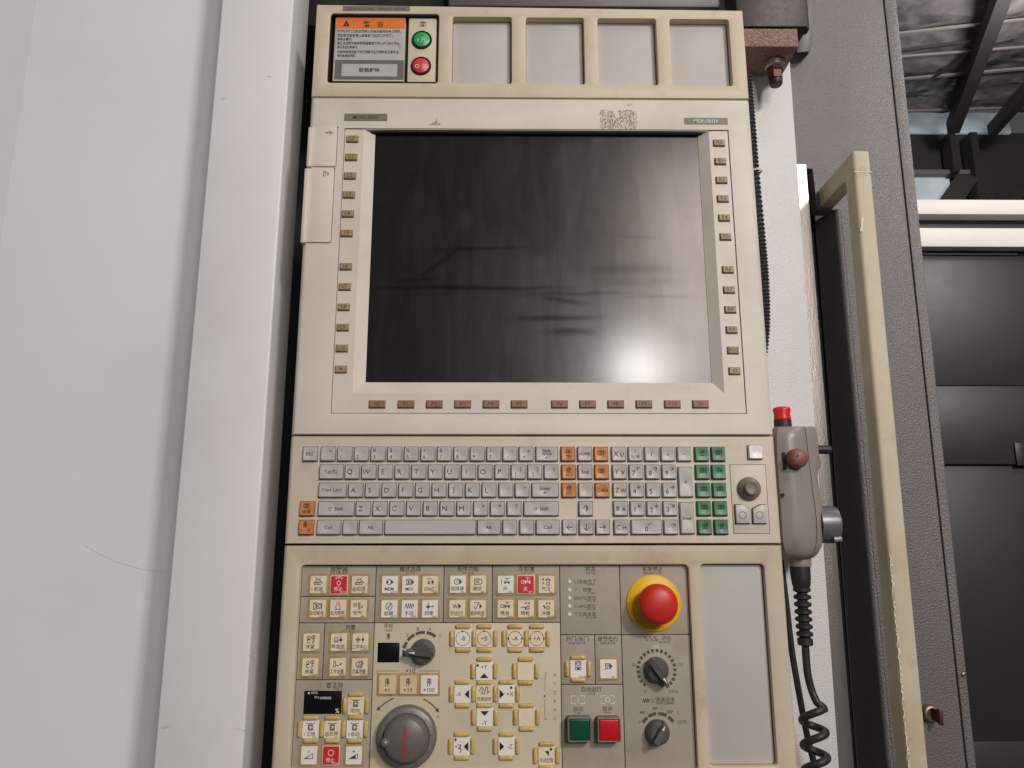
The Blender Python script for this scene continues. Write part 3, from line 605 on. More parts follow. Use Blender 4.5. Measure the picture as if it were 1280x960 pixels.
txt = ['打开防护门之前必须确认主轴已经完全停止转动，', '否则有可能被卷入或者被飞出的工件伤害。', '请务必遵守。', '禁止在运转中解除联锁装置或打开防护门进行作业。', '　确认安全后再操作。', '在解除联锁状态下进行调整作业时请特别注意安全。', '请勿触摸旋转部。']
ws = [80, 70, 19, 79, 26, 78, 23]
for t, w, yy in zip(txt, ws, (39, 44.3, 48.8, 54, 58.8, 64.8, 69.6)):
    ink_at(lab, 'ink', yl - .0003, [(t, 421.5 + w / 2, yy, 3.6, {'maxw': w, 'bold': .012})], 'label_text')
ink_at(lab, 'ink_black', yl - .0006, [('联锁解除', 461.5, 87.5, 5.2, {'bold': .015})], 'label_text')
I = Ink(); cx, cz = Q(498, 57, yl); s = ms(498, 57)
for k in range(26):
    a = random.uniform(-.5, .5); I.disc((a * 7 + random.gauss(0, 1)) * s, (-a * 11 + random.gauss(0, 1.2)) * s, random.uniform(.3, .9) * s, 7)
I.put('stain', 'residue', lab, (cx, yl - .0004, cz))
bp = plate('button_plate', px_rect(510, 22.5, 545.5, 102.5, RD - .004, .0015), [], RD - .004, RD + .006, .0008, 'cream_upper', con)
for (bx, by, m_, t, nm) in ((527.3, 50, 'lamp_green', 'I 开', 'green round power-on push button'), (526.3, 82.5, 'lamp_red', 'O 关', 'red round power-off push button')):
    x, z = Q(bx, by, yl); s = ms(bx, by)
    ringp = lathe('push_button', [(12.8 * s, .0), (12.8 * s, -.0012), (12.0 * s, -.002), (10.6 * s, -.0008), (10.4 * s, .0)], 'black_rubber', con, (x, RD - .0041, z), 32); ringp['label'] = nm
    lathe('lens', [(10.3 * s, 0), (10.2 * s, -.0016), (9 * s, -.0024), (0, -.0026)], m_, ringp, (x, RD - .0041, z), 32)
    ink_at(ringp, 'ink_white', RD - .0041 - .0029, [(t, bx, by, 6)], 'legend')
ink_at(bp, 'ink', RD - .0043, [('@screen', 528.5, 30.5, 9, {'w': .6}), ('@stopring', 528.5, 30.5, 7, {'w': .5})], 'symbol')
# faint engraved strip on the top rim
es = decal('engraved_strip', 428.5, 7.6, 512.5, 13.6, -.0003, 'nameplate', uh)
I = Ink(); cx, cz = Q(470, 10.6, -.0006); s = ms(470, 10)
for k in range(30):
    if k in (5, 14, 15, 23): continue
    xx = -36 + k * 2.45; I.rect((xx) * s, (-1.6 + random.random() * .5) * s, (xx + 1.3) * s, (1.3 + random.random() * .5) * s)
I.put('worn_lettering', 'ink_soft', uh, (cx, -.0006, cz))

# screen housing
sl = px_rect2((431, 159.5), (910.5, 163), (934, 517.5), (412.5, 516.5), 0)
sh = plate('screen_housing', (XL, Z2 + GAP * .7, XR, Z1 - GAP * .3, .0007), [sl], 0, YB, .006, 'cream_screen', con, hch=.0004, hback=.006)
# bezel frame inside it, sloping in to the glass on left, right and bottom
xs0, xs1, zs0, zs1 = min(p[0] for p in sl) + .0009, max(p[0] for p in sl) - .0009, min(p[1] for p in sl) + .0009, max(p[1] for p in sl) - .0009
gd = .009
gl = px_rect2((469.5, 163.5), (872.5, 167), (889, 479), (457, 477.5), gd)
gx0, gx1, gz0, gz1 = gl[0][0], gl[1][0], gl[0][1], gl[2][1]
so = px_rect2((454, 160), (886.5, 164), (905, 492.5), (441.5, 490), .0012)
bx0, bx1, bz0 = so[0][0], so[1][0], so[0][1]; bz1 = gz1 + .0012; yF = .0012
v = [(xs0, yF, zs0), (xs1, yF, zs0), (xs1, yF, zs1), (xs0, yF, zs1), (bx0, yF, bz0), (bx1, yF, bz0), (bx1, yF, bz1), (bx0, yF, bz1), (gx0, gd, gz0), (gx1, gd, gz0), (gx1, gd, gz1), (gx0, gd, gz1),
     (xs0, .012, zs0), (xs1, .012, zs0), (xs1, .012, zs1), (xs0, .012, zs1)]
f = [(0, 1, 5, 4), (1, 2, 6, 5), (2, 3, 7, 6), (3, 0, 4, 7), (4, 5, 9, 8), (5, 6, 10, 9), (6, 7, 11, 10), (7, 4, 8, 11), (0, 12, 13, 1), (1, 13, 14, 2), (2, 14, 15, 3), (3, 15, 12, 0)]
cc = Vector(((xs0 + xs1) / 2, 0, (zs0 + zs1) / 2)); bm = bmesh.new(); vv = [bm.verts.new(Vector(p) - cc) for p in v]
for q in f: bm.faces.new([vv[i] for i in q])
bez = link('screen_bezel', finish(bm, 'screen_bezel', 'cream_screen'), con, cc)
plate('bezel_gap', rrect(xs0 - .003, zs0 - .003, xs1 + .003, zs1 + .003), [rrect(xs0 + .002, zs0 + .002, xs1 - .002, zs1 - .002)], .0055, .007, 0, 'black_gap', con)
# the glass, with dust wiped by fingers
m = bpy.data.materials.new('screen_glass'); m.use_nodes = True; nt = m.node_tree; N = nt.nodes; L = nt.links; b = N['Principled BSDF']; M['screen_glass'] = m
tc = N.new('ShaderNodeTexCoord'); sp = N.new('ShaderNodeSeparateXYZ'); L.new(tc.outputs['Object'], sp.inputs[0])
def mth(op, a, b_=None):
    n = N.new('ShaderNodeMath'); n.operation = op; n.use_clamp = False
    for i, q in enumerate((a, b_)):
        if q is None: continue
        if isinstance(q, (int, float)): n.inputs[i].default_value = q
        else: L.new(q, n.inputs[i])
    return n.outputs[0]
gcx, gcz = (gx0 + gx1) / 2, (gz0 + gz1) / 2
wob = N.new('ShaderNodeTexNoise'); wob.inputs['Scale'].default_value = 18; L.new(tc.outputs['Object'], wob.inputs['Vector'])
wz = mth('MULTIPLY', mth('SUBTRACT', wob.outputs['Fac'], .5), .005)
wipe = None
for (px, py, hw, hh_, ang, amt) in ((590, 360, 120, 3.0, 0, .7), (725, 367, 70, 3, 1, .6), (700, 398, 52, 4, 0, .9), (715, 415, 32, 5, 0, .9), (790, 337, 55, 8, 0, .55), (800, 352, 50, 6, 0, .4), (600, 311, 55, 2.5, 2, .5), (548, 330, 30, 3.5, 38, .5), (705, 376, 30, 4, -8, .7), (820, 371, 45, 3, 0, .4), (797, 296, 20, 2, -4, .5), (520, 350, 26, 3, 5, .5)):
    x, z = Q(px, py, gd); s = ms(px, py, gd); ca, sa = math.cos(math.radians(ang)), math.sin(math.radians(ang))
    dx = mth('SUBTRACT', sp.outputs[0], x - gcx); dzz = mth('SUBTRACT', mth('ADD', sp.outputs[2], wz), z - gcz)
    u = mth('DIVIDE', mth('ADD', mth('MULTIPLY', dx, ca), mth('MULTIPLY', dzz, sa)), hw * s); w = mth('DIVIDE', mth('SUBTRACT', mth('MULTIPLY', dzz, ca), mth('MULTIPLY', dx, sa)), hh_ * s)
    e = mth('ADD', mth('POWER', mth('ABSOLUTE', u), 3.0), mth('POWER', mth('ABSOLUTE', w), 2.0))
    g_ = mth('MULTIPLY', mth('POWER', 2.718, mth('MULTIPLY', e, -1.0)), amt); wipe = g_ if wipe is None else mth('MAXIMUM', wipe, g_)
spots = None
for (px, py, r_, amt) in ((675, 329, 5, 1.0), (582, 274, 6, .35), (737, 284, 5, .3), (733, 275, 5, .25), (715, 200, 14, .3), (806, 362, 6, .3), (850, 420, 10, .25)):
    x, z = Q(px, py, gd); s = ms(px, py, gd)
    dx = mth('DIVIDE', mth('SUBTRACT', sp.outputs[0], x - gcx), r_ * s); dzz = mth('DIVIDE', mth('SUBTRACT', sp.outputs[2], z - gcz), r_ * s * 1.1)
    g_ = mth('MULTIPLY', mth('POWER', 2.718, mth('MULTIPLY', mth('ADD', mth('MULTIPLY', dx, dx), mth('MULTIPLY', dzz, dzz)), -1.0)), amt); spots = g_ if spots is None else mth('ADD', spots, g_)
mp = N.new('ShaderNodeMapping'); mp.inputs['Scale'].default_value = (42, 20, 9); mp.inputs['Rotation'].default_value = (0, math.radians(14), 0); L.new(tc.outputs['Object'], mp.inputs[0])
stv = N.new('ShaderNodeTexNoise'); stv.inputs['Scale'].default_value = 1; stv.inputs['Detail'].default_value = 7; stv.inputs['Roughness'].default_value = .6; stv.inputs['Distortion'].default_value = .9; L.new(mp.outputs[0], stv.inputs['Vector'])
cl = N.new('ShaderNodeTexNoise'); cl.inputs['Scale'].default_value = 9; cl.inputs['Detail'].default_value = 5; L.new(tc.outputs['Object'], cl.inputs['Vector'])
dust = mth('MULTIPLY', mth('ADD', mth('MULTIPLY', stv.outputs['Fac'], .9), mth('MULTIPLY', cl.outputs['Fac'], .7)), mth('SUBTRACT', 1.0, wipe))
dust = mth('ADD', mth('MULTIPLY', dust, .62), mth('MULTIPLY', spots, 3.0))
mx = N.new('ShaderNodeMix'); mx.data_type = 'RGBA'; mx.clamp_factor = False; L.new(mth('MULTIPLY', dust, .022), mx.inputs[0]); mx.inputs[6].default_value = (.006, .0042, .0055, 1); mx.inputs[7].default_value = (.20, .165, .155, 1)
L.new(mx.outputs[2], b.inputs['Base Color'])
rr = N.new('ShaderNodeMapRange'); rr.inputs[1].default_value = .1; rr.inputs[2].default_value = .8; rr.inputs[3].default_value = .24; rr.inputs[4].default_value = .38; L.new(dust, rr.inputs[0]); L.new(rr.outputs[0], b.inputs['Roughness'])
keep = mth('SUBTRACT', 1.0, mth('MULTIPLY', wipe, .55))
L.new(mth('MULTIPLY', keep, mth('ADD', .06, mth('MULTIPLY', stv.outputs['Fac'], .42))), b.inputs['Specular IOR Level'])
L.new(mth('MULTIPLY', keep, mth('ADD', .5, mth('MULTIPLY', cl.outputs['Fac'], .55))), b.inputs['Coat Weight']); b.inputs['Coat Roughness'].default_value = .175
plate('screen_glass', rrect(gx0 - .002, gz0 - .002, gx1 + .002, gz1 + .003), [], gd + .0006, gd + .003, 0, 'screen_glass', con)
# nameplates, tape residue
for (x0, y0, x1, y1, t, pt, sx_) in ((430.5, 142, 484, 150.8, 'MORI SEIKI', 'ink', 1), (855.5, 147.2, 909.8, 155.2, 'MSX-701IV', 'ink_white', 1)):
    np_ = decal('nameplate', x0, y0, x1, y1, -.0005, 'nameplate', sh, .0005, .0006)
    ink_at(sh, pt, -.0007, [(t, (x0 + x1) / 2, (y0 + y1) / 2, 5.4, {'maxw': 44, 'shear': .2, 'bold': .006})], 'nameplate_text')
I = Ink(); cx, cz = Q(773, 149, 0); s = ms(773, 149)
for k in range(760):
    u, w = random.uniform(-23, 23), random.uniform(-13, 12.5)
    if abs(u + w * .3) < 3 and w > 3: continue
    r_ = random.uniform(.2, .8); a0 = random.random() * 6
    I.poly([((u + r_ * random.uniform(.5, 1.3) * math.cos(a0 + j * 1.05)) * s, (w + r_ * random.uniform(.5, 1.2) * math.sin(a0 + j * 1.05)) * s) for j in range(6)])
I.put('tape_residue', 'residue', sh, (cx, -.0002, cz))
I = Ink(); cx, cz = Q(543, 152, 0)
I.poly([(p[0] * s, p[1] * s) for p in ((-8, -4.5), (8, -4.8), (7, -2), (3.5, -1.5), (3, 3), (4, 9), (2.5, 4), (1, 0), (-3, -2.4))]); I.put('glue_stain', 'residue', sh, (cx, -.0002, cz))
I = Ink(); cx, cz = Q(787, 131, 0)
for k in range(14): I.disc(random.gauss(0, 2.5) * s, random.gauss(0, 1.2) * s, random.uniform(.2, .6) * s, 6)
I.put('glue_stain', 'residue', sh, (cx, -.0002, cz))
# port covers on the left edge
for (x0, y0, x1, y1, t) in ((384.5, 159, 420.5, 207.5, 'usb'), (378.5, 210.5, 415.5, 302.5, 'card')):
    lpx = px_rect(x0 + 4.5, y0, x1, y1, -.002, .0008); pc = plate('port_cover', lpx, [], -.002, .0005, .0005, 'cream_screen', con)
    pxr = px_rect(x0 - .5, y0 - .5, x0 + 6, y1 + .5, -.0045, .0012); plate('cover_lip', pxr, [], -.0045, .02, .0012, 'cream_screen', pc)
    gp = px_rect(x1 - .4, y0 - .6, x1 + 1.0, y1 + .6, -.0002); plate('cover_shadow_gap', gp, [], -.0003, .0002, 0, 'black_gap', pc)
    I = Ink(); cx, cz = Q(x1 - 8, y0 + 7, -.002); s2 = ms(400, 200)
    if t == 'usb': I.line([(-4 * s2, 0), (4 * s2, 0)], .6 * s2); I.disc(-4 * s2, 0, 1.1 * s2); I.line([(-2 * s2, 0), (0, 2 * s2), (1.6 * s2, 2 * s2)], .6 * s2); I.line([(-.5 * s2, 0), (1 * s2, -1.8 * s2), (2.4 * s2, -1.8 * s2)], .6 * s2)
    else: I.line([(-3 * s2, -3 * s2), (-3 * s2, 3 * s2), (-1 * s2, 3.4 * s2), (-1 * s2, -2.6 * s2), (-3 * s2, -3 * s2)], .6 * s2); I.arc(1.4 * s2, .6 * s2, 1.6 * s2, -90, 160, .6 * s2); I.line([(2.8 * s2, -3 * s2), (2.8 * s2, 2.4 * s2)], .6 * s2)
    I.put('port_symbol', 'ink', pc, (cx, -.0023, cz))

# ---- keycaps
_kc = {}
def keymesh(w, h, hg, m, dish=True, taper=.0010):
    k = (round(w, 4), round(h, 4), hg, m, dish)
    if k in _kc: return _kc[k]
    bm = bmesh.new()
    def ring(loop, y): return [bm.verts.new((x, y, z)) for x, z in loop]
    def br(a, b_):
        for i in range(len(a)): bm.faces.new((a[i], a[(i + 1) % len(a)], b_[(i + 1) % len(b_)], b_[i]))
    L0 = rrect(-w / 2, -h / 2, w / 2, h / 2, .0008, 2); A = ring(L0, 0); t = taper
    Bq = ring(rrect(-w / 2 + t * .6, -h / 2 + t * .6, w / 2 - t * .6, h / 2 - t * .6, .0008, 2), -hg + .0006)
    Cq = ring(rrect(-w / 2 + t, -h / 2 + t, w / 2 - t, h / 2 - t, .0008, 2), -hg); br(A, Bq); br(Bq, Cq)
    if dish:
        r = min(w, h) / 2 - t * 1.6; n = 16; pr = []
        rim = [bm.verts.new((r * math.cos(2 * math.pi * i / n), -hg, r * math.sin(2 * math.pi * i / n))) for i in range(n)]
        mid = [bm.verts.new((r * .62 * math.cos(2 * math.pi * i / n), -hg + .0006, r * .62 * math.sin(2 * math.pi * i / n))) for i in range(n)]
        ed = []
        for l in (Cq, rim):
            for i in range(len(l)): ed.append(bm.edges.get((l[i], l[(i + 1) % len(l)])) or bm.edges.new((l[i], l[(i + 1) % len(l)])))
        bmesh.ops.triangle_fill(bm, use_beauty=True, use_dissolve=False, edges=ed)
        br(rim, mid); c0 = bm.verts.new((0, -hg + .00085, 0))
        for i in range(n): bm.faces.new((mid[i], mid[(i + 1) % n], c0))
    else: bm.faces.new(Cq)
    _kc[k] = finish(bm, 'keycap', m, 28); return _kc[k]
KH = .0042
kb = plate('keyboard_housing', (XL, Z3 + GAP * .7, XR, Z2 - GAP * .3, .0007), [], 0, YB, .005, 'cream_keys', con)
def key(px, zr_, wpx, hpx, m, legs, ink='ink', name='key', hg=KH, dish=True, py=612, part=None):
    "legs: list of (text, dx, dy, size) in photograph pixels from the key centre"
    s = ms(640, py, -hg); x = Q(px, py, -hg)[0]; w, h = wpx * s + .0002, hpx * s + .0002
    o = link(name, keymesh(w, h, hg, m, dish), con, (x, 0, zr_))
    # dark well under the key
    wl_ = plate('key_well', rrect(x - w / 2 - .0006, zr_ - h / 2 - .0007, x + w / 2 + .0004, zr_ + h / 2 + .0004, .0008), [], -.00025, .0003, 0, 'black_gap', o)
    if legs:
        I = Ink()
        for l in legs:
            t, dx, dy, sz = l[:4]
            if t.startswith('@'): icon(I, t[1:], dx * s, dy * s, sz * s / 2, .75 * s)
            else: I.text(t, dx * s, dy * s, sz * s * 1.3, maxw=(wpx - 4) * s)
        r = min(w, h) / 2 - .0016
        dep = (lambda a, c: -.0002 + (.00055 * max(0, 1 - math.hypot(a, c) / r) if dish else 0)) 
        I.put('legend', ink, o, (x, -hg, zr_), dep)
    return o
rows = [567.2, 589.7, 612.6, 635.6, 659.0]
zrow = [Q(640, y, -KH)[1] for y in rows]
K = 17.6; H_ = 17.8
def sym(a, b_): return [(a, -4, 4.2, 5), (b_, -4, -3.6, 5.5)]
def sr(a, b_): return [(a, 3.5, 3.5, 5), (b_, -2.5, -3.5, 5)]
def let(a): return [(a, -2.6, 0, 7)]
R1 = [(387, K, [('ESC', 0, 0, 4.4)]), (409.4, K, sr('~', '`')), (430.3, K, sym('!', '1')), (451.2, K, sym('@', '2')), (472, K, sym('#', '3')), (492.8, K, sym('$', '4')), (513.6, K, sym('%', '5')), (534.4, K, sym('^', '6')), (555.2, K, sym('&', '7')), (575.8, K, sym('*', '8')), (596.4, K, sym('(', '9')), (617, K, sym(')', '0')), (637.2, K, sr('_', '-')), (657.6, K, sr('+', '=')), (683.6, 27.6, [('Back', 0, 4.2, 4), ('Space', 0, 0, 4), ('←', 0, -4.6, 4)]),
      (731, K, [('HOME', 0, 0, 4)]), (773.5, K, [('X', -3.4, 0, 7), ('U', 4, -.6, 5.4)]), (794.4, K, [(';', 0, 4, 5), ('EOB', 0, -3.6, 4.4)]), (814.8, K, [('/', 0, 0, 7)]), (835.2, K, [('*', 0, -1, 7)]), (855.6, K, [('−', 0, 0, 6)])]
R2 = [(413.6, 29, [('Tab/⇆', 0, 0, 4.6)])] + [(439.6 + i * 20.83, K, let(c)) for i, c in enumerate('QWERTYUIOP')] + [(647.6, K, sr('{', '[')), (668.4, K, sr('}', ']')), (689, K, sr('|', '\\')), (731.5, K, [('End', 0, 0, 4.4)]),
      (774.6, K, [('Y', -3.4, 0, 6.5), ('V', 4, -.6, 5.4)]), (795.4, K, [('7', -3, -1.5, 7), ('↖', 3.5, 4, 6)]), (816, K, [('8', -3, -1.5, 7), ('↑', 3.5, 4, 6)]), (836.5, K, [('9', -3, -1.5, 7), ('↗', 3.5, 4, 6)])]
R3_ = [(415, 34, [('Caps Lock', 0, 0, 4.6)])] + [(444 + i * 20.9, K, let(c)) for i, c in enumerate('ASDFGHJKL')] + [(632.3, K, sr(':', ';')), (652.6, K, sr('"', "'")), (681.6, 33.4, [('Enter', 0, 2.4, 5), ('←', 0, -3, 5)]), (732.1, K, []),
      (775.3, K, [('Z', -3.4, 0, 6.5), ('W', 4, -.6, 5.2)]), (796.2, K, [('4', -3, -1.5, 7), ('←', 3.5, 4, 6)]), (816.8, K, [('5', -3, -1.5, 7)]), (837.3, K, [('6', -3, -1.5, 7), ('→', 3.5, 4, 6)])]
R4 = [(419.7, 44.6, [('⇧ Shift', 0, 0, 5)])] + [(453.4 + i * 21.02, K, let(c)) for i, c in enumerate('ZXCVBNM')] + [(600.7, K, sr('<', ',')), (621.6, K, sr('>', '.')), (642.5, K, sr('?', '/')), (676.5, 43.6, [('⇧ Shift', 0, 0, 5)]), (732.5, K, [('↑', 0, 0, 9)]),
      (776, K, [('B', -3.4, 0, 6.5), ('A', 4, -.6, 5.2)]), (796.9, K, [('1', -3, -1.5, 7), ('↙', 3.5, 4, 6)]), (817.5, K, [('2', -3, -1.5, 7), ('↓', 3.5, 4, 6)]), (838.1, K, [('3', -3, -1.5, 7), ('↘', 3.5, 4, 6)])]
R5 = [(410.3, 29, [('Ctrl', 0, 0, 4.8)]), (436.9, K, []), (463, 28.8, [('Alt', 0, 0, 4.8)]), (537.5, 113.6, []), (611, 28.8, [('Alt', 0, 0, 4.8)]), (637, K, []), (658.4, K, []), (684.7, 29, [('Ctrl', 0, 0, 4.8)]), (712, K, [('←', 0, 0, 8)]), (733, K, [('↓', 0, 0, 9)]), (753.8, K, [('→', 0, 0, 8)]),
      (776.8, K, [('C', -3.4, 0, 6.5), ('H', 4, -.6, 5.2)]), (808.3, 38.2, [('0', 0, -2, 7), ('↶', 5, 4, 6)]), (839, K, [('.', -3, -4, 7), ('↷', 3.5, 3, 6)])]
for r_, (zz, py, Rw) in enumerate(zip(zrow, rows, (R1, R2, R3_, R4, R5))):
    for px, w, legs in Rw: key(px, zz, w, H_, 'key_grey', legs, py=py, dish=w < 100)
for px, i, legs in ((710.2, 0, [('@lens', 0, 2, 9), ('⌫', 0, -5, 4.5)]), (751.6, 0, [('@screen', -.5, 1, 9), ('•', 3, 1, 5)]), (711, 1, [('@lens', 0, 2.6, 8), ('PU', 0, -4.6, 4.4)]), (752.3, 1, [('@screen', -.5, 1, 8), ('•', 2, 1, 5)]), (711.4, 2, [('@lens', 0, 2.6, 8), ('PD', 0, -4.6, 4.4)]), (753, 2, [('CAN', 0, 0, 5)]), (383.4, 3, [('@screen', -.6, 3.2, 8), ('编辑', -.6, -3.4, 4.4)]), (382, 4, [('@hand', -.6, 3.2, 8), ('下一页', -.6, -4.4, 4)])):
    key(px, zrow[i], K if px > 500 else 18, H_, 'key_orange', legs, 'ink_tan', py=rows[i])
for i, (a, c) in enumerate(((877.8, 898.4), (878.8, 899), (879.7, 900), (880.6, 901.2), (881.6, 902.3))):
    for px, ic in ((a, ('@lens', '@screen', '@screen', '@screen', '@lens')[i]), (c, ('@screen', '@dnc', '@screen', '@screen', '@lens')[i])):
        key(px, zrow[i], K, H_, 'key_green', [(ic, .4, 1.6, 8)] + ([('•', 3, -5.5, 4)] if i == 4 else []), 'ink_green', py=rows[i])
for px, ya, yb, t in ((857.4, 583.4, 621.4, '+'), (859.4, 628, 667.4, 'Enter')):
    key(px, (Q(640, ya, -KH)[1] + Q(640, yb, -KH)[1]) / 2, K, yb - ya - .6, 'key_grey', [(t, 0, 0, 6 if t == '+' else 4.2)], py=(ya + yb) / 2)
wk = key(944.8, Q(944, 564.8, -KH)[1], 17.6, 17.6, 'key_white', [], py=565); wk['label'] = 'plain bright white square key at the keyboard corner'
# pointing stick with its two buttons on an outlined inset
jl = px_rect2((913, 581), (957.5, 581), (961, 666.5), (917, 667), -.0004)
plate('pointer_inset', jl, [], -.0004, .001, .0003, 'cream_keys', con)
plate('inset_groove', offset(jl, -.0005), [offset(jl, .0000)], -.00015, .0004, 0, 'ink_tan', con)
jx, jz = Q(937.3, 610.6, -.004); s = ms(937, 610)
js = lathe('pointing_stick', [(14.6 * s, -.0004), (14.4 * s, -.003), (12.2 * s, -.0055), (9.4 * s, -.007), (8.4 * s, -.009), (8.4 * s, -.0105), (7.4 * s, -.0112), (6.6 * s, -.0107), (0, -.0103)], 'joy_grey', con, (jx, 0, jz), 36)
for pts in (((919.5, 631), (928, 631), (937.8, 636), (938.5, 654), (921, 654)), ((941.5, 636), (951, 631), (957.5, 631), (959, 654), (942.5, 654))):
    lp_ = [Q(*p, -KH) for p in pts][::-1]; pb_ = plate('pointer_button', lp_, [], -KH, 0, .0008, 'key_grey', con)
    plate('button_well', offset(lp_, -.0008), [], -.0007, -.0003, 0, 'black_gap', pb_)
    I = Ink(); a, c = Q(sum(p[0] for p in pts) / 5 - .5, 644, -KH); I.arc(0, 0, 4.4 * s, 0, 360, .6 * s, 18); I.put('legend', 'ink_soft', pb_, (a, -KH - .0002, c))

# ---- soft keys around the screen
def softkey(px, py, w, h, m, t, ink):
    y = yF - .0028; s = ms(px, py, y); x, z = Q(px, py, y)
    o = link('soft_key', keymesh(w * s + .0008, h * s + .0008, .0028, m, False), con, (x, yF, z))
    plate('key_well', rrect(x - w * s / 2 - .0007, z - h * s / 2 - .0009, x + w * s / 2 + .0006, z + h * s / 2 + .0005), [], yF - .0003, yF + .0003, 0, 'ink_tan', o)
    I = Ink().text(t, 0, 0, 5.6 * s * 1.25, bold=.006, maxw=(w - 3) * s); I.put('legend', ink, o, (x, y - .00015, z)); return o
LY = [172.5, 195.3, 218.6, 242.3, 266.3, 290.6, 332.2, 357.6, 383, 408.5, 434.7, 461]
LX = [440.2, 438.6, 437, 435.6, 434.3, 433, 431.8, 430.4, 429.2, 428, 426.8, 425.6]
RY = [177.5, 200.6, 224, 247.4, 271.2, 295, 336.2, 361.4, 386.2, 411.6, 437.2, 463.2]
RX = [899.4, 901, 902.6, 904.2, 905.8, 907.6, 910.5, 912, 913.6, 915.2, 917, 918.8]
for i in range(12):
    softkey(LX[i], LY[i], 14, 8.6, 'softkey_tan', ['L0', 'L1', 'L2', 'L3', 'L4', 'L5', 'L6', 'L7', 'L8', 'L9', 'L10', '≫'][i], 'ink_tan')
    softkey(RX[i], RY[i], 13.6, 8.6, 'softkey_tan', ['R0', 'R1', 'R2', 'R3', 'R4', 'R5', 'R6', 'R7', 'R8', 'R9', 'R10', 'O'][i], 'ink_tan')
for px, t in zip((471, 507.2, 542.7, 578.2, 613.8, 649, 699.6, 734.8, 770, 805.4, 841, 876.2), ('◁', 'F1', 'F2', 'F3', 'F4', 'F5', 'F6', 'F7', 'F8', 'F9', 'F10', '▷')):
    softkey(px, 504.8, 19.6, 9, 'softkey_copper', t, 'ink')
# ------------------------------------------------------------------ lower button panel
yR = .006                                    # depth of the control plates inside the recess
rm = px_rect2((377, 706), (862.5, 706), (871, 966), (360, 966), 0, .005)
rb = px_rect2((875.5, 705), (953, 705), (974.5, 958), (888, 958), 0, .004)
lh = plate('lower_housing', (XL, Z4, XR, Z3 - GAP * .3, .0007), [rm, rb], 0, YB, .005, 'cream_lower', con, hch=.0016)
x0, x1, z0, z1 = min(p[0] for p in rb), max(p[0] for p in rb), min(p[1] for p in rb), max(p[1] for p in rb)
plate('recess_floor', rrect(x0 - .003, z0 - .003, x1 + .003, z1 + .003), [], .008, .01, 0, 'plate_grey', con)
plate('blank_panel', rrect(x0 + .0006, z0 + .0006, x1 - .0012, z1 - .0006, .004), [], .0062, .0081, .0006, 'blank_panel', con)
RX0, RX1, RZ0, RZ1 = min(p[0] for p in rm), max(p[0] for p in rm), min(p[1] for p in rm), max(p[1] for p in rm)
plate('panel_backing', rrect(RX0 - .003, RZ0 - .003, RX1 + .003, RZ1 + .003), [], yR + .0012, yR + .003, 0, 'ink_black', con)
gx = lambda px, py: Q(px, py, yR)[0]
gz = lambda py, px=600: Q(px, py, yR)[1]
a0 = RX0 + .0003; a1 = gx(406, 780); a2 = gx(470, 720); a3 = gx(555, 720); a4 = gx(615.6, 720); a5 = gx(699.6, 720); a6 = gx(743.8, 820); a7 = gx(775.2, 740); a8 = RX1 - .0003
t0 = RZ1 - .0003; t1 = gz(745.6, 420); t2 = gz(778.3); t3 = gz(793.3, 780); t4 = gz(849.6, 420); t5 = gz(855.6, 740); t6 = RZ0 + .0003
zones = {'chip': (a0, t1, a2, t0), 'power': (a0, t2, a2, t1), 'mode': (a2, t2, a3, t0), 'prog': (a3, t2, a4, t0), 'cool': (a4, t2, a5, t0), 'status': (a5, t3, a7, t0), 'estop': (a7, t3, a8, t0), 'door': (a5, t5, a6, t3), 'block': (a6, t5, a7, t3), 'cycle': (a5, t6, a7, t5), 'feed': (a7, t6, a8, t3), 'clamp': (a0, t4, a1, t2), 'meas': (a1, t4, a2, t2), 'spin': (a0, t6, a2, t4), 'jog': (a2, t6, a5, t2)}
ZP = {}
for k, (xa, za, xb, zb) in zones.items():
    g_ = .00042; r_ = .0
    ZP[k] = plate('control_plate', rrect(xa + g_, za + g_, xb - g_, zb - g_, .0006 if k != 'feed' else .001), [], yR, yR + .0014, .0002, 'plate_cream' if k == 'jog' else 'plate_grey', con)
ZP['jog']['label'] = 'cream jog control plate, lighter than the grey plates around it'
yI = yR - .00015
def head(zone, px, py, cn, en, w, h=6):
    ink_at(ZP[zone], 'ink', yI, [(cn, px, py, h, {'bold': .008})] + ([(en, px, py + 5.4, 3.2, {'maxw': w})] if en else []), 'heading')
head('chip', 424, 712, '排屑器', 'CHIP CONVEYOR', 23); head('mode', 513, 711.5, '模式选择', 'MODE', 10, 5.4); head('prog', 585, 711, '程序功能', 'PROGRAM', 14, 5.4); head('cool', 658, 711.5, '冷却液', 'COOLANT', 14, 5.6)
head('status', 738, 711, '状态', 'STATUS', 12, 5.4); head('estop', 815.5, 711, '紧急停止', 'EMERGENCY STOP', 23, 5.2); head('door', 721.5, 798.5, '开门/关门', 'DOOR UNLOCK', 21, 5.4); head('block', 760, 798.5, '单节执行', 'SINGLE BLOCK', 19, 5.2)
head('cycle', 739.5, 861.5, '自动运行', 'CYCLE', 9, 5.2); head('meas', 438, 784, '测量', 'MEASUREMENT', 21, 5.2)
ink_at(ZP['jog'], 'ink', yI, [('手轮', 486, 782.3, 5, {}), ('AXIS', 486, 788, 3.2, {}), ('@hand', 485.6, 796, 8, {'w': .7})], 'heading')
ink_at(ZP['spin'], 'ink', yI, [('@spindle', 411, 857, 8, {'w': .6}), ('主轴', 422, 855.5, 5.4, {}), ('SPINDLE', 422, 860.5, 3, {'maxw': 12})], 'heading')
ink_at(ZP['feed'], 'ink', yI, [('∿∿%', 814, 798.5, 7, {}), ('进给', 833, 797.5, 5, {}), ('FEEDRATE', 831, 802.8, 3, {'maxw': 14})], 'heading')
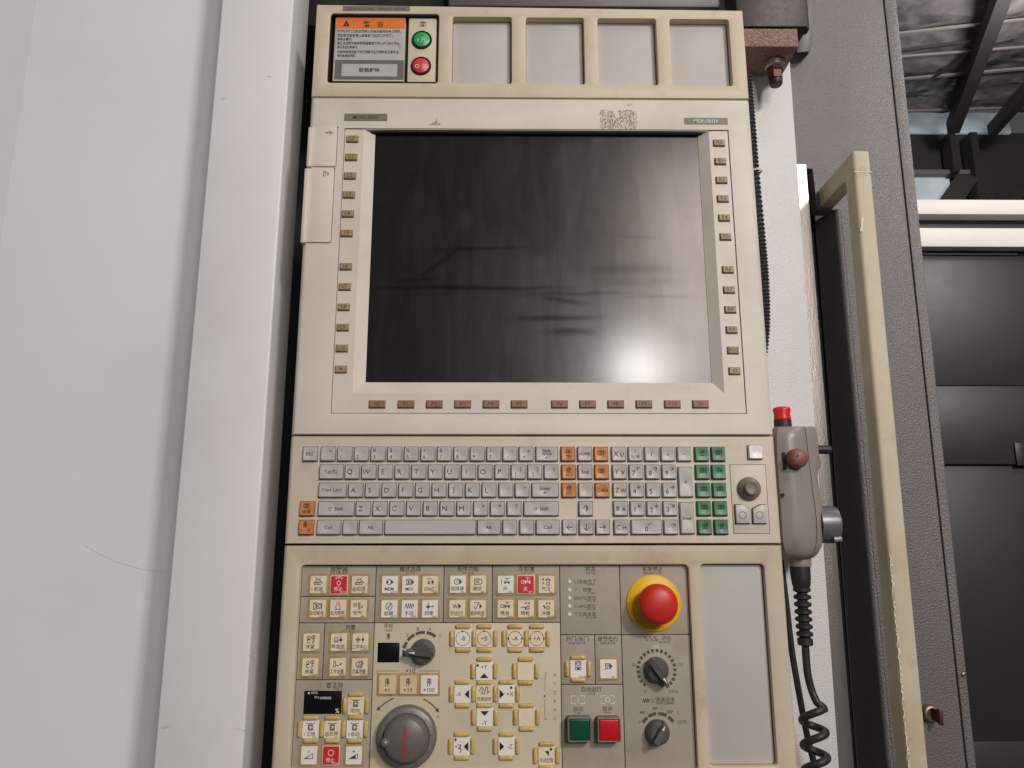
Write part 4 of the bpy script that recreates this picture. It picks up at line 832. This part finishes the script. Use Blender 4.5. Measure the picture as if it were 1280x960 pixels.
ink_at(ZP['feed'], 'ink', yI, [('@zig', 808, 876, 9, {'w': .7}), ('%', 816, 876, 5, {}), ('快速倍率', 831.5, 874.5, 5, {}), ('RAPID OVERRIDE', 832, 879.2, 3, {'maxw': 22})], 'heading')
# membrane push buttons
def mbutton(px, py, kind='cream', ic=None, cn='', en='', zone=None, guard=False, w=20.5, h=21.5, big=None, pale=False):
    y = yR - .0012; s = ms(px, py, y); x, z = Q(px, py, y); W, H2 = w * s, h * s
    fm = {'cream': 'btn_cream', 'white': 'btn_white', 'red': 'btn_red', 'tan': 'btn_tan'}[kind]
    me = keymesh(W, H2, .0012, fm, False, .0005)
    o = link('push_button', me, con, (x, yR - .0003, z))
    if kind == 'red': o['label'] = 'red square push button with white symbol'
    if not guard:
        rl = rrect(x - W / 2 - 2.4 * s, z - H2 / 2 - 2.4 * s, x + W / 2 + 2.4 * s, z + H2 / 2 + 2.4 * s, .0012)
        plate('button_rim', rl, [], yR - .0005, yR - .00005, .0003, 'rim_gold', o)
        if kind == 'red': plate('button_edge', rrect(x - W / 2 - .9 * s, z - H2 / 2 - .9 * s, x + W / 2 + .9 * s, z + H2 / 2 + .9 * s, .0006), [], yR - .0008, yR - .0005, .0001, 'rim_pale', o)
    I = Ink(); ink = 'ink_white' if kind == 'red' else 'ink'
    if big: I.text(big[0], big[1] * s, big[2] * s, big[3] * s * 1.3, bold=.004)
    if ic: icon(I, ic, 0, (3.4 if (cn or en) else 0) * s, 5.6 * s, .75 * s)
    if cn: I.text(cn, -.5 * s, -5 * s, 5.2 * s * 1.1, bold=.006, maxw=17.5 * s)
    if en: I.text(en, 5.6 * s, -9 * s, 2.7 * s * 1.2, maxw=9 * s)
    I.put('legend', ink, o, (x, yR - .0003 - .0012 - .00015, z))
    return o
gm = {}
def guard(px, py, horiz, ln=19.2, wd=6.0):
    s = ms(px, py, yR - .002); x, z = Q(px, py, yR - .002); k = (round(s, 5), horiz, ln)
    if k not in gm:
        a, b_ = (ln * s / 2, wd * s / 2) if horiz else (wd * s / 2, ln * s / 2); bm = bmesh.new(); r = min(a, b_); prev = None
        for t, y in ((0, .0), (.04, -.0012), (.35, -.0024), (.68, -.0029)):
            q = r * t; lp_ = rrect(-a + q, -b_ + q, a - q, b_ - q, max(r - q, r * .15) * .8, 3); cur = [bm.verts.new((u, y, w)) for u, w in lp_]
            if prev:
                for i in range(len(cur)): bm.faces.new((prev[i], prev[(i + 1) % len(cur)], cur[(i + 1) % len(cur)], cur[i]))
            prev = cur
        bm.faces.new(prev); gm[k] = finish(bm, 'guard_bar', 'guard_gold', 60)
    return link('guard_bar', gm[k], con, (x, yR - .0001, z))
_placed = []
def guards(px, py, dx=13.9, dz=14.6):
    for ux, uz, hz in ((0, -dz, True), (0, dz, True), (-dx, 0, False), (dx, 0, False)):
        p = (px + ux, py + uz)
        if any(abs(p[0] - q[0]) < 7 and abs(p[1] - q[1]) < 7 for q in _placed): continue
        _placed.append(p); guard(p[0], p[1], hz)
mbutton(397.6, 731, 'cream', 'conveyor', 'I 前进', 'FW'); mbutton(423.5, 731, 'red', 'stopring', '停止', 'STOP'); mbutton(449.3, 731, 'cream', 'conveyor', '@后退', 'RV')
mbutton(396.8, 761, 'cream', 'poweroff', '自动断电', 'OFF'); mbutton(422.4, 761, 'cream', 'bulb', '机内照明', 'LIGHT'); mbutton(448, 761, 'cream', 'air', '吹气', 'AIR')
mbutton(487.2, 731, 'white', 'auto', 'MEM', 'AUTO'); mbutton(512.4, 731, 'white', 'mdi', 'MDI', 'A'); mbutton(537.6, 731, 'cream', 'dnc', 'DNC', 'TAPE')
mbutton(486.4, 761.3, 'white', 'edit', '编辑', 'EDIT'); mbutton(511.8, 761.3, 'white', 'zig', '手动', 'JOG'); mbutton(537.2, 761.3, 'white', 'zero', '回零', 'ZRN')
mbutton(572.2, 730.5, 'white', 'optstop', '选择停', 'OS'); mbutton(597.6, 730.5, 'cream', 'skip', '跳步', 'BD'); mbutton(571.4, 761.2, 'cream', 'dry', '空运行', 'DRN'); mbutton(597.4, 761.2, 'cream', 'check', '程序检查', 'PT')
mbutton(632, 730.8, 'white', 'valve', '开', 'ON'); mbutton(657.3, 730.8, 'red', 'valveO', '关', 'OFF'); mbutton(683, 730.8, 'cream', 'valve1', '气冷', 'CA')
mbutton(631.6, 761.2, 'cream', 'valveO', '喷淋', 'SHW'); mbutton(657.3, 761.2, 'cream', 'gun', '喷枪', 'GUN'); mbutton(682.7, 761.2, 'cream', 'hose', '冲屑', 'WASH')
mbutton(388.8, 803, 'cream', 'tool', '夹紧', 'CLAMP'); mbutton(387.4, 834, 'cream', 'tool', '夹紧', 'CLAMP')
mbutton(423.2, 803, 'cream', 'face', '基准面', 'FACE'); mbutton(450.2, 803, 'cream', 'centre', '工件中心', 'HOLE'); mbutton(421.8, 834, 'cream', 'curve', '工件测量', 'MEAS'); mbutton(449.2, 834, 'cream', 'drill', '刀具测量', 'TOOL')
# spindle block
disp = px_rect2((381, 863.5), (427.3, 863.5), (426.5, 892.5), (378.5, 892.5), yR - .0006)
dp = plate('spindle_display', disp, [], yR - .0006, yR, .0002, 'black_gloss', con)
ink_at(dp, 'ink_white', yR - .0009, [('•', 386, 866.5, 8, {}), ('100%', 393, 866, 3.4, {}), ('∅', 394.5, 871.5, 4, {}), ('%', 398, 872, 3, {}), ('OVERRIDE', 407, 872.5, 3.2, {'bold': .01, 'maxw': 14}), ('%', 421.5, 888.5, 6, {'bold': .01})], 'display_print')
for px, py, kd, t, e in ((444.6, 882.5, 'cream', '定向', 'ORI'), (388, 912, 'white', 'I 正转', 'FW'), (415.2, 912, 'cream', '@反转', 'RV'), (443.2, 912, 'white', 'I 启动', 'ON')):
    mbutton(px, py, kd, 'spindle', t, e, guard=True, w=21); guards(px, py, 13.8, 14.4)
mbutton(386, 944.5, 'white', 'ramp'); mbutton(413.6, 944.5, 'red', 'ring', '停止', 'STOP'); mbutton(442, 944.5, 'white', 'rampf')
# jog area
win = plate('axis_window', px_rect(472, 803.3, 499.3, 828, yR - .0004), [], yR - .0004, yR, .0001, 'black_gloss', con)
for px, t in ((484.2, '×1'), (510.2, '×10'), (536.4, '×100')):
    mbutton(px, 856, 'white' if t == '×100' else 'tan', None, '', '', w=22, h=22.5, big=(t, 0, -6, 5.4)).name
    I = Ink(); s = ms(px, 856); x, z = Q(px, 856, yR - .0016); icon(I, 'hand', 0, 3 * s, 5 * s, .7 * s); I.put('hand_symbol', 'ink', ZP['jog'], (x, yR - .0018, z))
ink_at(ZP['jog'], 'ink_soft', yI, [('×10', 513, 838.7, 6.4, {'bold': .01})], 'heading')
def lines(zone, m, name, pls, w=.8):
    I = Ink(); cx, cz = Q(*pls[0][0], yI)
    for pl in pls: I.line([(Q(*p, yI)[0] - cx, Q(*p, yI)[1] - cz) for p in pl], w * ms(*pls[0][0], yI))
    return I.put(name, m, ZP[zone], (cx, yI, cz))
lines('jog', 'ink_soft', 'bracket', [((471.5, 843), (471.8, 838.7), (499, 838.7)), ((524, 838.7), (549.2, 838.7), (549, 843))], .6)
lines('jog', 'ink_soft', 'bracket', [((683.5, 841.5), (681.5, 841.5), (681.2, 864)), ((681, 875), (681.3, 899.5), (683.5, 899.5))], .5)
ink_at(ZP['jog'], 'ink_soft', yI, [(t, 693.5, y, 4.6, {}) for t, y in zip('XYZBAC', (843.8, 854.5, 865.6, 876.4, 887.2, 898))] + [('•', 680.8, 870, 9, {})], 'axis_letters')
# dial scales
def dashes(zone, m, px, py, r, w, spans):
    y = yI; x, z = Q(px, py, y); s = ms(px, py, y); I = Ink()
    for a, b_ in spans:
        n = max(2, int(abs(b_ - a) / 6)); ang = [math.radians(a + (b_ - a) * i / n) for i in range(n + 1)]
        I.poly([((r - w / 2) * s * math.cos(t), (r - w / 2) * s * math.sin(t)) for t in ang] + [((r + w / 2) * s * math.cos(t), (r + w / 2) * s * math.sin(t)) for t in reversed(ang)])
    return I.put('dial_scale', m, ZP[zone], (x, y, z))
dashes('jog', 'knob_grey', 529, 816, 24.5, 3.6, [(192, 172), (168, 148), (143, 118), (114, 86), (81, 52)])
ink_at(ZP['jog'], 'ink_soft', yI, [('Z', 509.5, 794.3, 4.6, {}), ('X', 502, 823.5, 4.4, {}), ('Y', 502.8, 808, 4.4, {}), ('B', 522.5, 786.3, 4.6, {}), ('A', 537.5, 786.3, 4.6, {}), ('C', 550.6, 794.3, 4.6, {})], 'axis_letters')
dashes('feed', 'knob_grey', 820.6, 837.5, 23.2, 4, [(232 - i * 14.2, 232 - i * 14.2 - 8.4) for i in range(21)])
ink_at(ZP['feed'], 'ink_soft', yI, [('50', 792.5, 831, 4.6, {}), ('150', 850, 831, 4.6, {}), ('0', 806.5, 864, 4.6, {}), ('200%', 841.5, 864.5, 4.8, {})], 'scale_numbers')
ink_at(ZP['feed'], 'ink_white', yI, [('100', 820, 808.6, 5, {'bold': .01})], 'scale_numbers')
dashes('feed', 'knob_grey', 823.5, 916, 22.5, 4, [(148, 128), (122, 96), (90, 62), (56, 34)])
ink_at(ZP['feed'], 'ink_soft', yI, [('0', 799.5, 902.5, 4.6, {}), ('100%', 853, 902.5, 4.8, {}), ('@zig', 803, 890.5, 6, {'w': .6}), ('1', 809.5, 891, 4, {}), ('@zig', 819, 885.5, 6, {'w': .6}), ('2', 827, 886, 4, {}), ('@zig', 837, 890, 8, {'w': .6}), ('3', 847.5, 891, 4, {})], 'scale_numbers')
def rotary(px, py, ang, rk, ln, m, hg=.017):
    "round skirted knob with a raised pointer grip"
    y = yR - .008; x, z = Q(px, py, y); s = ms(px, py, y); bm = lathe_bm([(rk * s, 0), (rk * s, -.003), (rk * s * .93, -.005), (rk * s * .86, -.0095), (rk * s * .7, -.011), (0, -.0112)], 28)
    c, sn = math.cos(ang), math.sin(ang)
    def p(u, w, yy): return bm.verts.new((u * c * s - w * sn * s, yy, u * sn * s + w * c * s))
    pr = [(ln, -2.2), (ln, 2.2), (ln * .35, 5.6), (-ln * .62, 7), (-ln * .78, 4), (-ln * .78, -4), (-ln * .62, -7), (ln * .35, -5.6)]
    lo = [p(u, w, -.004 if u > 0 else -.006) for u, w in pr]; hi = [p(u * .93, w * .52, -hg if u < ln * .9 else -hg + .003) for u, w in pr]
    for i in range(len(pr)): bm.faces.new((lo[i], lo[(i + 1) % 8], hi[(i + 1) % 8], hi[i]))
    bm.faces.new(hi)
    o = link('rotary_knob', finish(bm, 'rotary_knob', m, 32), con, (x, yR - .0002, z))
    I = Ink(); q = lambda u, w: (u * c * s - w * sn * s, u * sn * s + w * c * s); I.poly([q(ln * .42, -1.5), q(ln * .82, 0), q(ln * .42, 1.5)]); I.put('pointer_mark', 'ink_white', o, (x, yR - .0002 - hg - .0002, z))
    return o
rotary(528, 815.5, math.radians(176), 15.5, 20.5, 'knob_grey'); rotary(822, 838.5, math.radians(-55), 15.5, 21, 'knob_grey'); rotary(823.5, 917, math.radians(62), 15.2, 16, 'knob_grey')
# jog keys
for px, py, t, k in ((578.6, 798, '-B', 'c'), (605.4, 798, '+B', 'c'), (644, 798, '-A', 'c'), (671.2, 798, '+A', 'c'), (605.2, 839, '+Y', 'u'), (657, 839, '', ''), (578, 867.6, '-X', 'l'), (605.3, 867.6, '', 'r'), (633, 867.6, '+X', 'ri'), (605.8, 896.8, '-Y', 'd'), (658.2, 896.8, '', ''), (577, 933, '+Z', 'l'), (633, 933, '-Z', 'ri'), (683.2, 945, '', 's')):
    y = yR - .0012; s = ms(px, py, y); x, z = Q(px, py, y)
    o = link('jog_key', keymesh(21 * s, 22 * s, .0012, 'btn_cream' if not t or t in ('-A', '+A', '+B') else 'btn_white', False, .0005), con, (x, yR - .0003, z))
    guards(px, py); I = Ink(); J = Ink()
    if k == 'c':
        I.text(t, 0, 0, 7.4 * s); I.arc(0, 0, 8.6 * s, 60 if t[0] == '-' else 125, 425 if t[0] == '-' else 480, .6 * s, 22)
        for sg in (-1, 1): J.poly([(sg * 8.6 * s - 1.4 * s, -1 * s), (sg * 8.6 * s + 1.4 * s, -1 * s), (sg * 8.6 * s, 2.2 * s)]) if 'A' in t else None
        if 'B' in t: J.poly([(-1.2 * s, 8.6 * s - 1.2 * s), (1.8 * s, 8.6 * s), (-1.2 * s, 8.6 * s + 1.2 * s)])
    if k == 'u': I.text(t, 0, 5 * s, 7 * s); J.poly([(-5.5 * s, -8 * s), (5.5 * s, -8 * s), (0, -2.4 * s)])
    if k == 'd': I.text(t, 0, -6 * s, 7 * s); J.poly([(-5.5 * s, 7.6 * s), (0, 2 * s), (5.5 * s, 7.6 * s)])
    if k == 'l': I.text(t, -4.4 * s, 0, 7 * s, maxw=10 * s); J.poly([(8.5 * s, -5.4 * s), (8.5 * s, 5.4 * s), (2.6 * s, 0)])
    if k == 'ri': I.text(t, 4.6 * s, 0, 7 * s, maxw=10 * s); J.poly([(-8.5 * s, -5.4 * s), (-2.6 * s, 0), (-8.5 * s, 5.4 * s)])
    if k == 'r': icon(I, 'rapid', 0, 3.4 * s, 7 * s, .8 * s); I.text('快速进给', 0, -5.6 * s, 5.4 * s, maxw=18 * s)
    if k == 's': J.poly([(-2 * s, 6 * s), (3 * s, 6 * s), (3 * s, 0)]); I.text('手动回零', 0, -5 * s, 6 * s, maxw=17 * s)
    yy = yR - .0017
    if t == '+Z': I.line([(-1 * s, 1 * s), (-2.6 * s, -3 * s), (-.4 * s, -3.4 * s), (-1.8 * s, -7.6 * s)], .8 * s)
    if k in ('u', 'ri', 'l', 's') and t != '-X' and t != '-Z': q = {'u': (-8, 7), 'ri': (6, 7.6), 'l': (-7.6, 8), 's': (5.6, 8)}[k]; J.disc(q[0] * s, q[1] * s, 1.6 * s, 8)
    I.put('legend', 'ink', o, (x, yy, z)); J.put('arrow_mark', 'ink_black', o, (x, yy - .00005, z))
# handwheel
hx, hz = Q(507.8, 922.8, yR - .012); s = ms(507, 922, yR - .012)
hw = lathe('handwheel', [(37.2 * s, 0), (37.2 * s, -.009), (36.4 * s, -.0105), (35.2 * s, -.011), (29.6 * s, -.0118), (29.2 * s, -.0112), (28.6 * s, -.0112), (28.2 * s, -.012), (27.4 * s, -.018), (25.2 * s, -.0212), (22.5 * s, -.0225), (0, -.023)], 'wheel_grey', con, (hx, yR - .0002, hz), 64)
hw['label'] = 'grey round jog handwheel with red lettering'
lathe('scale_ring', [(36.0 * s, -.0108), (35.0 * s, -.0113), (29.9 * s, -.0120), (29.7 * s, -.0112)], 'wheel_ring', hw, (hx, yR - .0003, hz), 64)
I = Ink()
for i in range(100):
    a = 2 * math.pi * i / 100; r0 = 33.6 if i % 10 else 31.5; I.line([(r0 * s * math.cos(a), r0 * s * math.sin(a)), (35 * s * math.cos(a), 35 * s * math.sin(a))], .35 * s)
for i in range(10):
    a = 2 * math.pi * i / 10 + .1; I.text(str(i * 10), 31.5 * s * math.cos(a), 31.5 * s * math.sin(a), 3.4 * s, rot=a - math.pi / 2)
I.put('scale_marks', 'ink', hw, (hx, yR - .0003, hz), lambda a, c: -.0121 + max(0, math.hypot(a, c) / s - 29.9) * .00012)
I = Ink().text('MORI SEIKI', 0, 0, 7.4 * s, shear=.2, rot=math.pi / 2, sx=1.08); I.put('wordmark', 'ink_red', hw, (hx + 0 * s, yR - .0002 - .0234, hz - 3 * s))
kx, kz = Q(481.6, 928.5, yR - .022); lathe('finger_knob', [(5.4 * s, .012), (5.2 * s, -.002), (4.6 * s, -.0045), (2.6 * s, -.0062), (0, -.0068)], 'wheel_ring', hw, (kx, yR - .020, kz), 24)
# arrows round the wheel
def arrow(c0, r, a_0, a_1):
    y = yI; x, z = Q(*c0, y); I = Ink(); sg = 1 if a_1 > a_0 else -1; I.arc(0, 0, r * s, a_0, a_1, 1.4 * s, 10); t = math.radians(a_1); d = Vector((-math.sin(t), math.cos(t))) * sg; n_ = Vector((math.cos(t), math.sin(t))); e = n_ * r * s
    I.poly([tuple(e + n_ * 2.6 * s), tuple(e - n_ * 2.6 * s), tuple(e + d * 5 * s)]); I.put('turn_arrow', 'ink', ZP['jog'], (x, y, z))
arrow((507.8, 922), 50, 110, 135); arrow((508.6, 922), 50, 66, 42)
ink_at(ZP['jog'], 'ink_soft', yI, [('−', 470.5, 897, 5, {}), ('+', 547.4, 896, 6, {})], 'sign')
# status lights
for y_, ic, cn, en in ((726.8, '( )', '准备完了', 'READY'), (737.2, '?', '报警', 'ALARM'), (747.4, '⚙', 'ATC原位', 'ATC ZP'), (757.6, '⚐', 'APC原位', 'APC ZP'), (767.8, '⊤', '刀具夹紧', 'TOOL CLAMP')):
    x, z = Q(712, y_, yR); s1 = ms(712, y_); lathe('indicator_dot', [(2.1 * s1, .0), (2.0 * s1, -.0006), (0, -.0008)], 'btn_white', con, (x, yR - .0001, z), 14)
    ink_at(ZP['status'], 'ink', yI, [(ic, 720, y_, 4.6, {}), (cn, 734, y_, 4.6, {}), (en, 739, y_ + 4, 2.6, {'maxw': 14})], 'status_text')
# emergency stop
ex, ez = Q(817.8, 754, yR - .003); s = ms(818, 754, yR - .003)
es_ = lathe('emergency_stop', [(34.2 * s, 0), (34.2 * s, -.0012), (33.4 * s, -.0018), (23 * s, -.0030), (22.6 * s, -.0034), (17.5 * s, -.0040), (17 * s, -.016)], 'estop_yellow', con, (ex, yR - .0002, ez), 56); es_['label'] = 'large red mushroom emergency stop on a yellow disc'
cs = ms(824, 757, -.025)
lathe('mushroom_cap', [(17.4 * cs, -.016), (23.8 * cs, -.0165), (25 * cs, -.0185), (25 * cs, -.0225), (24.2 * cs, -.0255), (21.5 * cs, -.0285), (16 * cs, -.0305), (8 * cs, -.0318), (0, -.0322)], 'estop_red', es_, (ex + .0004, yR, ez + .0002), 56, smooth=70)
# door and single-block buttons
mbutton(722.8, 836.2, 'white', 'door', '', 'DOOR', guard=True); guards(722.8, 836.2, 13.8, 14)
mbutton(760.4, 836.4, 'white', 'block', '', 'SB', w=21.5, h=23)
# cycle start / hold lamps
for (x0_, y0_, x1_, y1_), lm, nm, cn, en, ic in (((711.4, 898.4, 738.4, 926.6), 'lens_green', 'dark green square cycle start button in a grey housing', '启动', 'START', 'I'), ((748.6, 899, 775, 926.8), 'lens_red', 'red square hold button in a grey housing', '暂停', 'HOLD', 'O')):
    yb_ = yR - .013; lo = px_rect(x0_, y0_, x1_, y1_, yb_, .001); hx0, hx1, hz0, hz1 = lo[0][0], max(p[0] for p in lo), min(p[1] for p in lo), max(p[1] for p in lo)
    hx0 = min(p[0] for p in lo)
    hsg = plate('lamp_button', rrect(hx0 - .0012, hz0 - .0012, hx1 + .0012, hz1 + .0012, .0018), [rrect(hx0 + .0004, hz0 + .0004, hx1 - .0004, hz1 - .0004, .001)], yb_ + .0005, yR, .0008, 'bezel_grey', con, hch=.0004); hsg['label'] = nm
    plate('lens', rrect(hx0 + .0008, hz0 + .0008, hx1 - .0008, hz1 - .0008, .001), [], yb_ + .0004, yR - .004, .0008, lm, hsg)
    plate('lens_well', rrect(hx0, hz0, hx1, hz1), [], yb_ + .006, yb_ + .007, 0, 'black_gap', hsg)
    mx_ = (x0_ + x1_) / 2 - 2.4
    ink_at(ZP['cycle'], 'ink', yI, [(cn, mx_, 886, 5, {}), (en, mx_, 891, 2.8, {'maxw': 9})], 'lamp_text')
    I = Ink(); cx, cz = Q(mx_, 874.8, yI); s1 = ms(mx_, 874); w_, h_ = 8.4 * s1, 4.6 * s1
    for sg in (-1, 1): I.line([(sg * w_ * .35, h_), (sg * w_, h_), (sg * w_, h_ * .45)], .7 * s1); I.line([(sg * w_ * .35, -h_), (sg * w_, -h_), (sg * w_, -h_ * .45)], .7 * s1)
    if ic == 'I': I.line([(0, 2.6 * s1), (0, -2.6 * s1)], .9 * s1)
    else: I.arc(0, 0, 2.8 * s1, 0, 360, .8 * s1, 14)
    I.put('cycle_symbol', 'ink_white', ZP['cycle'], (cx, yI, cz))
# grime worn on to the plates below the lamp buttons
I = Ink(); cx, cz = Q(740, 940, yI); s1 = ms(740, 940)

# ------------------------------------------------------------------ hand-held pendant hanging beside the console
yQ = .012
pen = thing('pendant_control', 'grey hand-held pendant with brown cap and coiled cable beside the console', 'pendant', V3(1000, 700, yQ + .02))
def loop_px(pts, y): return [Q(*p, y) for p in pts]
def smooth_loop(l, it=1):
    for _ in range(it):
        o = []
        for i in range(len(l)):
            a, b_ = Vector(l[i]), Vector(l[(i + 1) % len(l)]); o += [tuple(a * .75 + b_ * .25), tuple(a * .25 + b_ * .75)]
        l = o
    return l
# height row: left x, seam x, right x, bulge towards the viewer
prof = [(533, 972, 1004, 1014, -.6), (534, 967, 1006, 1018.5, .5), (538, 965, 1007, 1020.5, .9), (548, 964, 1008, 1021.5, 1), (565, 964, 1010, 1023.5, 1), (582, 965, 1012, 1026, 1), (588, 965, 1013, 1022.3, 1), (596, 966, 1014, 1022, 1), (615, 967, 1016, 1024.5, 1), (635, 968, 1019, 1027.5, 1), (650, 969, 1020.5, 1029, 1), (668, 970, 1021, 1029.2, 1), (682, 972, 1020, 1027.5, .85), (691, 976, 1018, 1023, .5), (697, 981, 1012, 1017, 0), (698.5, 985, 1008, 1012, -.8)]
sec = lambda l, m_, r, k: [(l, .046), (l, .012 - .004 * k), (l + .16 * (m_ - l), .003 - .008 * k), (l + .45 * (m_ - l), .0 - .010 * k), (l + .7 * (m_ - l), .0 - .0095 * k), (m_ - 2.0, .004 - .0075 * k), (m_ - .35, .007 - .006 * k), (m_ + .0, .0085 - .005 * k), (m_ + .35, .007 - .006 * k), (m_ + .6 * (r - m_), .009 - .005 * k), (r, .014 - .004 * k), (r, .046)]
bm = bmesh.new(); rings = []; pc0 = V3(1000, 615, yQ)
for py, l, m_, r, k in prof: rings.append([bm.verts.new(V3(px, py, yQ + d) - pc0) for px, d in sec(l, m_, r, k)])
for A, B_ in zip(rings, rings[1:]):
    n_ = len(A)
    for i in range(n_): bm.faces.new((A[i], A[(i + 1) % n_], B_[(i + 1) % n_], B_[i]))
bm.faces.new(rings[0]); bm.faces.new(rings[-1])
pb_ = link('pendant_body', finish(bm, 'pendant_body', 'pendant_grey', 38), pen, pc0)
sm_ = [(533.5, 1005), (548, 1008), (565, 1010), (582, 1012), (596, 1014), (615, 1016), (635, 1019), (650, 1020.5), (668, 1021), (684, 1019.5)]
tube('seam', catmull([V3(x_, y_, yQ + .0031) for y_, x_ in sm_], 5), .0005, 'pendant_dark', pb_, 6)
for (xx, ya, yb_) in ((980.5, 565, 587),): rect_px('slot', 979, ya, 982.5, yb_, yQ - .0092, yQ, 'black_gap', pb_, .0003)
x, z = Q(978, 619, yQ - .007); lathe('screw_hole', [(.0022, 0), (.0022, -.0004), (0, -.0004)], 'black_gap', pb_, (x, yQ - .0071, z), 14)
x, z = Q(978, 525, yQ + .015); s = ms(978, 525, yQ + .015)
rbn = lathe('red_button', [(10.2 * s, 0), (10.4 * s, .002), (9.6 * s, .006), (10.8 * s, .0105), (10.4 * s, .013), (8 * s, .0142), (0, .0146)], 'cap_red', pen, (x, yQ + .015, z), 28, 'z', 60)
lathe('button_collar', [(10.6 * s, -.010), (10.6 * s, -.0005), (9 * s, .0), (0, 0)], 'black_rubber', pen, (x, yQ + .015, z), 28, 'z')
x, z = Q(997, 572.8, yQ - .016); s = ms(998, 573, yQ - .016)
lathe('brown_cap', [(12.4 * s, .010), (12.4 * s, .001), (12.0 * s, -.0025), (10 * s, -.0052), (5 * s, -.0066), (0, -.0068)], 'cap_brown', pen, (x, yQ - .016, z), 32, smooth=70)
I = Ink().line([(-4.5 * s, 1 * s), (-3 * s, 4 * s), (-1 * s, 2 * s)], .8 * s); I.line([(-4.5 * s, 1 * s), (-2 * s, 1.5 * s)], .6 * s); I.put('cap_crack', 'ink_black', pen, (x, yQ - .016 - .0071, z))
# hand dial on the right flank
x, z = Q(1027, 655.5, yQ + .022); s = ms(1030, 655, yQ + .02); prof = [(0, -.006), (22.5 * s, -.006), (23 * s, 0), (23 * s, .0115), (22 * s, .0145), (18 * s, .016), (0, .0165)]
bm = lathe_bm(prof, 56, axis='x')
for v_ in bm.verts:
    if -.001 < v_.co.x < .0125:
        a = math.atan2(v_.co.z, v_.co.y)
        if int(round(a / (2 * math.pi) * 56)) % 2: v_.co.y *= .965; v_.co.z *= .965
link('hand_dial', finish(bm, 'hand_dial', 'pendant_dial', 40), pen, (x, yQ + .022, z))
lathe('dial_peg', [(.0028, 0), (.0028, .007), (.0022, .0085), (0, .009)], 'collar_grey', pen, (Q(1042, 674, yQ + .005)[0], yQ + .005, Q(1042, 674, yQ + .005)[1]), 14, 'x')
lathe('hanger_stub', [(.0050, -.004), (.0050, .009), (.0044, .0118), (0, .0118)], 'black_rubber', pen, (Q(1025, 562, yQ + .03)[0], yQ + .03, Q(1025, 562, yQ + .03)[1]), 16, 'x')
# cable gland, strain relief and coiled lead
yG = yQ + .022
def vert_lathe(name, pxc, prof_px, m, n=28):
    zt = V3(*pxc, yG); s = ms(*pxc, yG); return lathe(name, [(r * s, -d * s) for r, d in prof_px], m, pen, zt, n, 'z')
vert_lathe('gland_collar', (999.5, 692), [(0, 0), (13, 0), (13.2, 10), (12.6, 15.5), (0, 15.5)], 'collar_grey')
vert_lathe('gland_nut', (999.8, 708), [(0, 0), (12.6, 0), (12.4, 12), (11.4, 22), (9.6, 26.5), (0, 26.5)], 'black_rubber', 10)
pr = [(0, 0)]
for i in range(7): pr += [(6.2, i * 8.8 + .2), (10.6 - i * .12, i * 8.8 + 2.2), (10.6 - i * .12, i * 8.8 + 5.6), (6.2, i * 8.8 + 7.6)]
pr += [(9.2, 62.2), (9.2, 69), (8, 70), (0, 70)]
a_ = V3(1002, 733, yG); b_2 = V3(1006.5, 803, yG)
o = vert_lathe('strain_relief', (1002, 733), pr, 'black_rubber'); o.rotation_euler = (0, math.atan2(-(b_2.x - a_.x), (a_.z - b_2.z)), 0)
s = ms(1010, 850, yG)
path = [V3(1006.3, 798, yG), V3(1007.6, 822, yG), V3(1010, 845, yG), V3(1015, 864, yG), V3(1021, 878, yG - .004)]
n0 = len(path); cz_ = 878; N_ = 90
for i in range(1, N_ + 1):
    t = i / N_ * 2 * math.pi * 4.4; py = 884 + 31.5 * t / (2 * math.pi); cxp = 1016 + (py - 884) * .055
    v_ = V3(cxp, py, yG); path.append(v_ + Vector((math.cos(t + .35) * 13.2 * s, -math.sin(t + .35) * .012, math.sin(t + .35) * 3.0 * s)))
lead = tube('coiled_lead', catmull(path[:n0], 6)[:-1] + catmull(path[n0 - 1:], 3), 4.7 * s, 'black_rubber', pen, 12)
lc2 = tube('straight_cable', catmull([V3(976, 700, .075), V3(984, 765, .07), V3(990, 815, .065), V3(998, 862, .065), V3(1008, 915, .07), V3(1022, 975, .075), V3(1030, 1040, .075)], 6), 4.2 * s, 'black_rubber', None, 10)
lc2['label'] = 'straight black cable passing behind the coiled pendant lead'; lc2['category'] = 'cable'
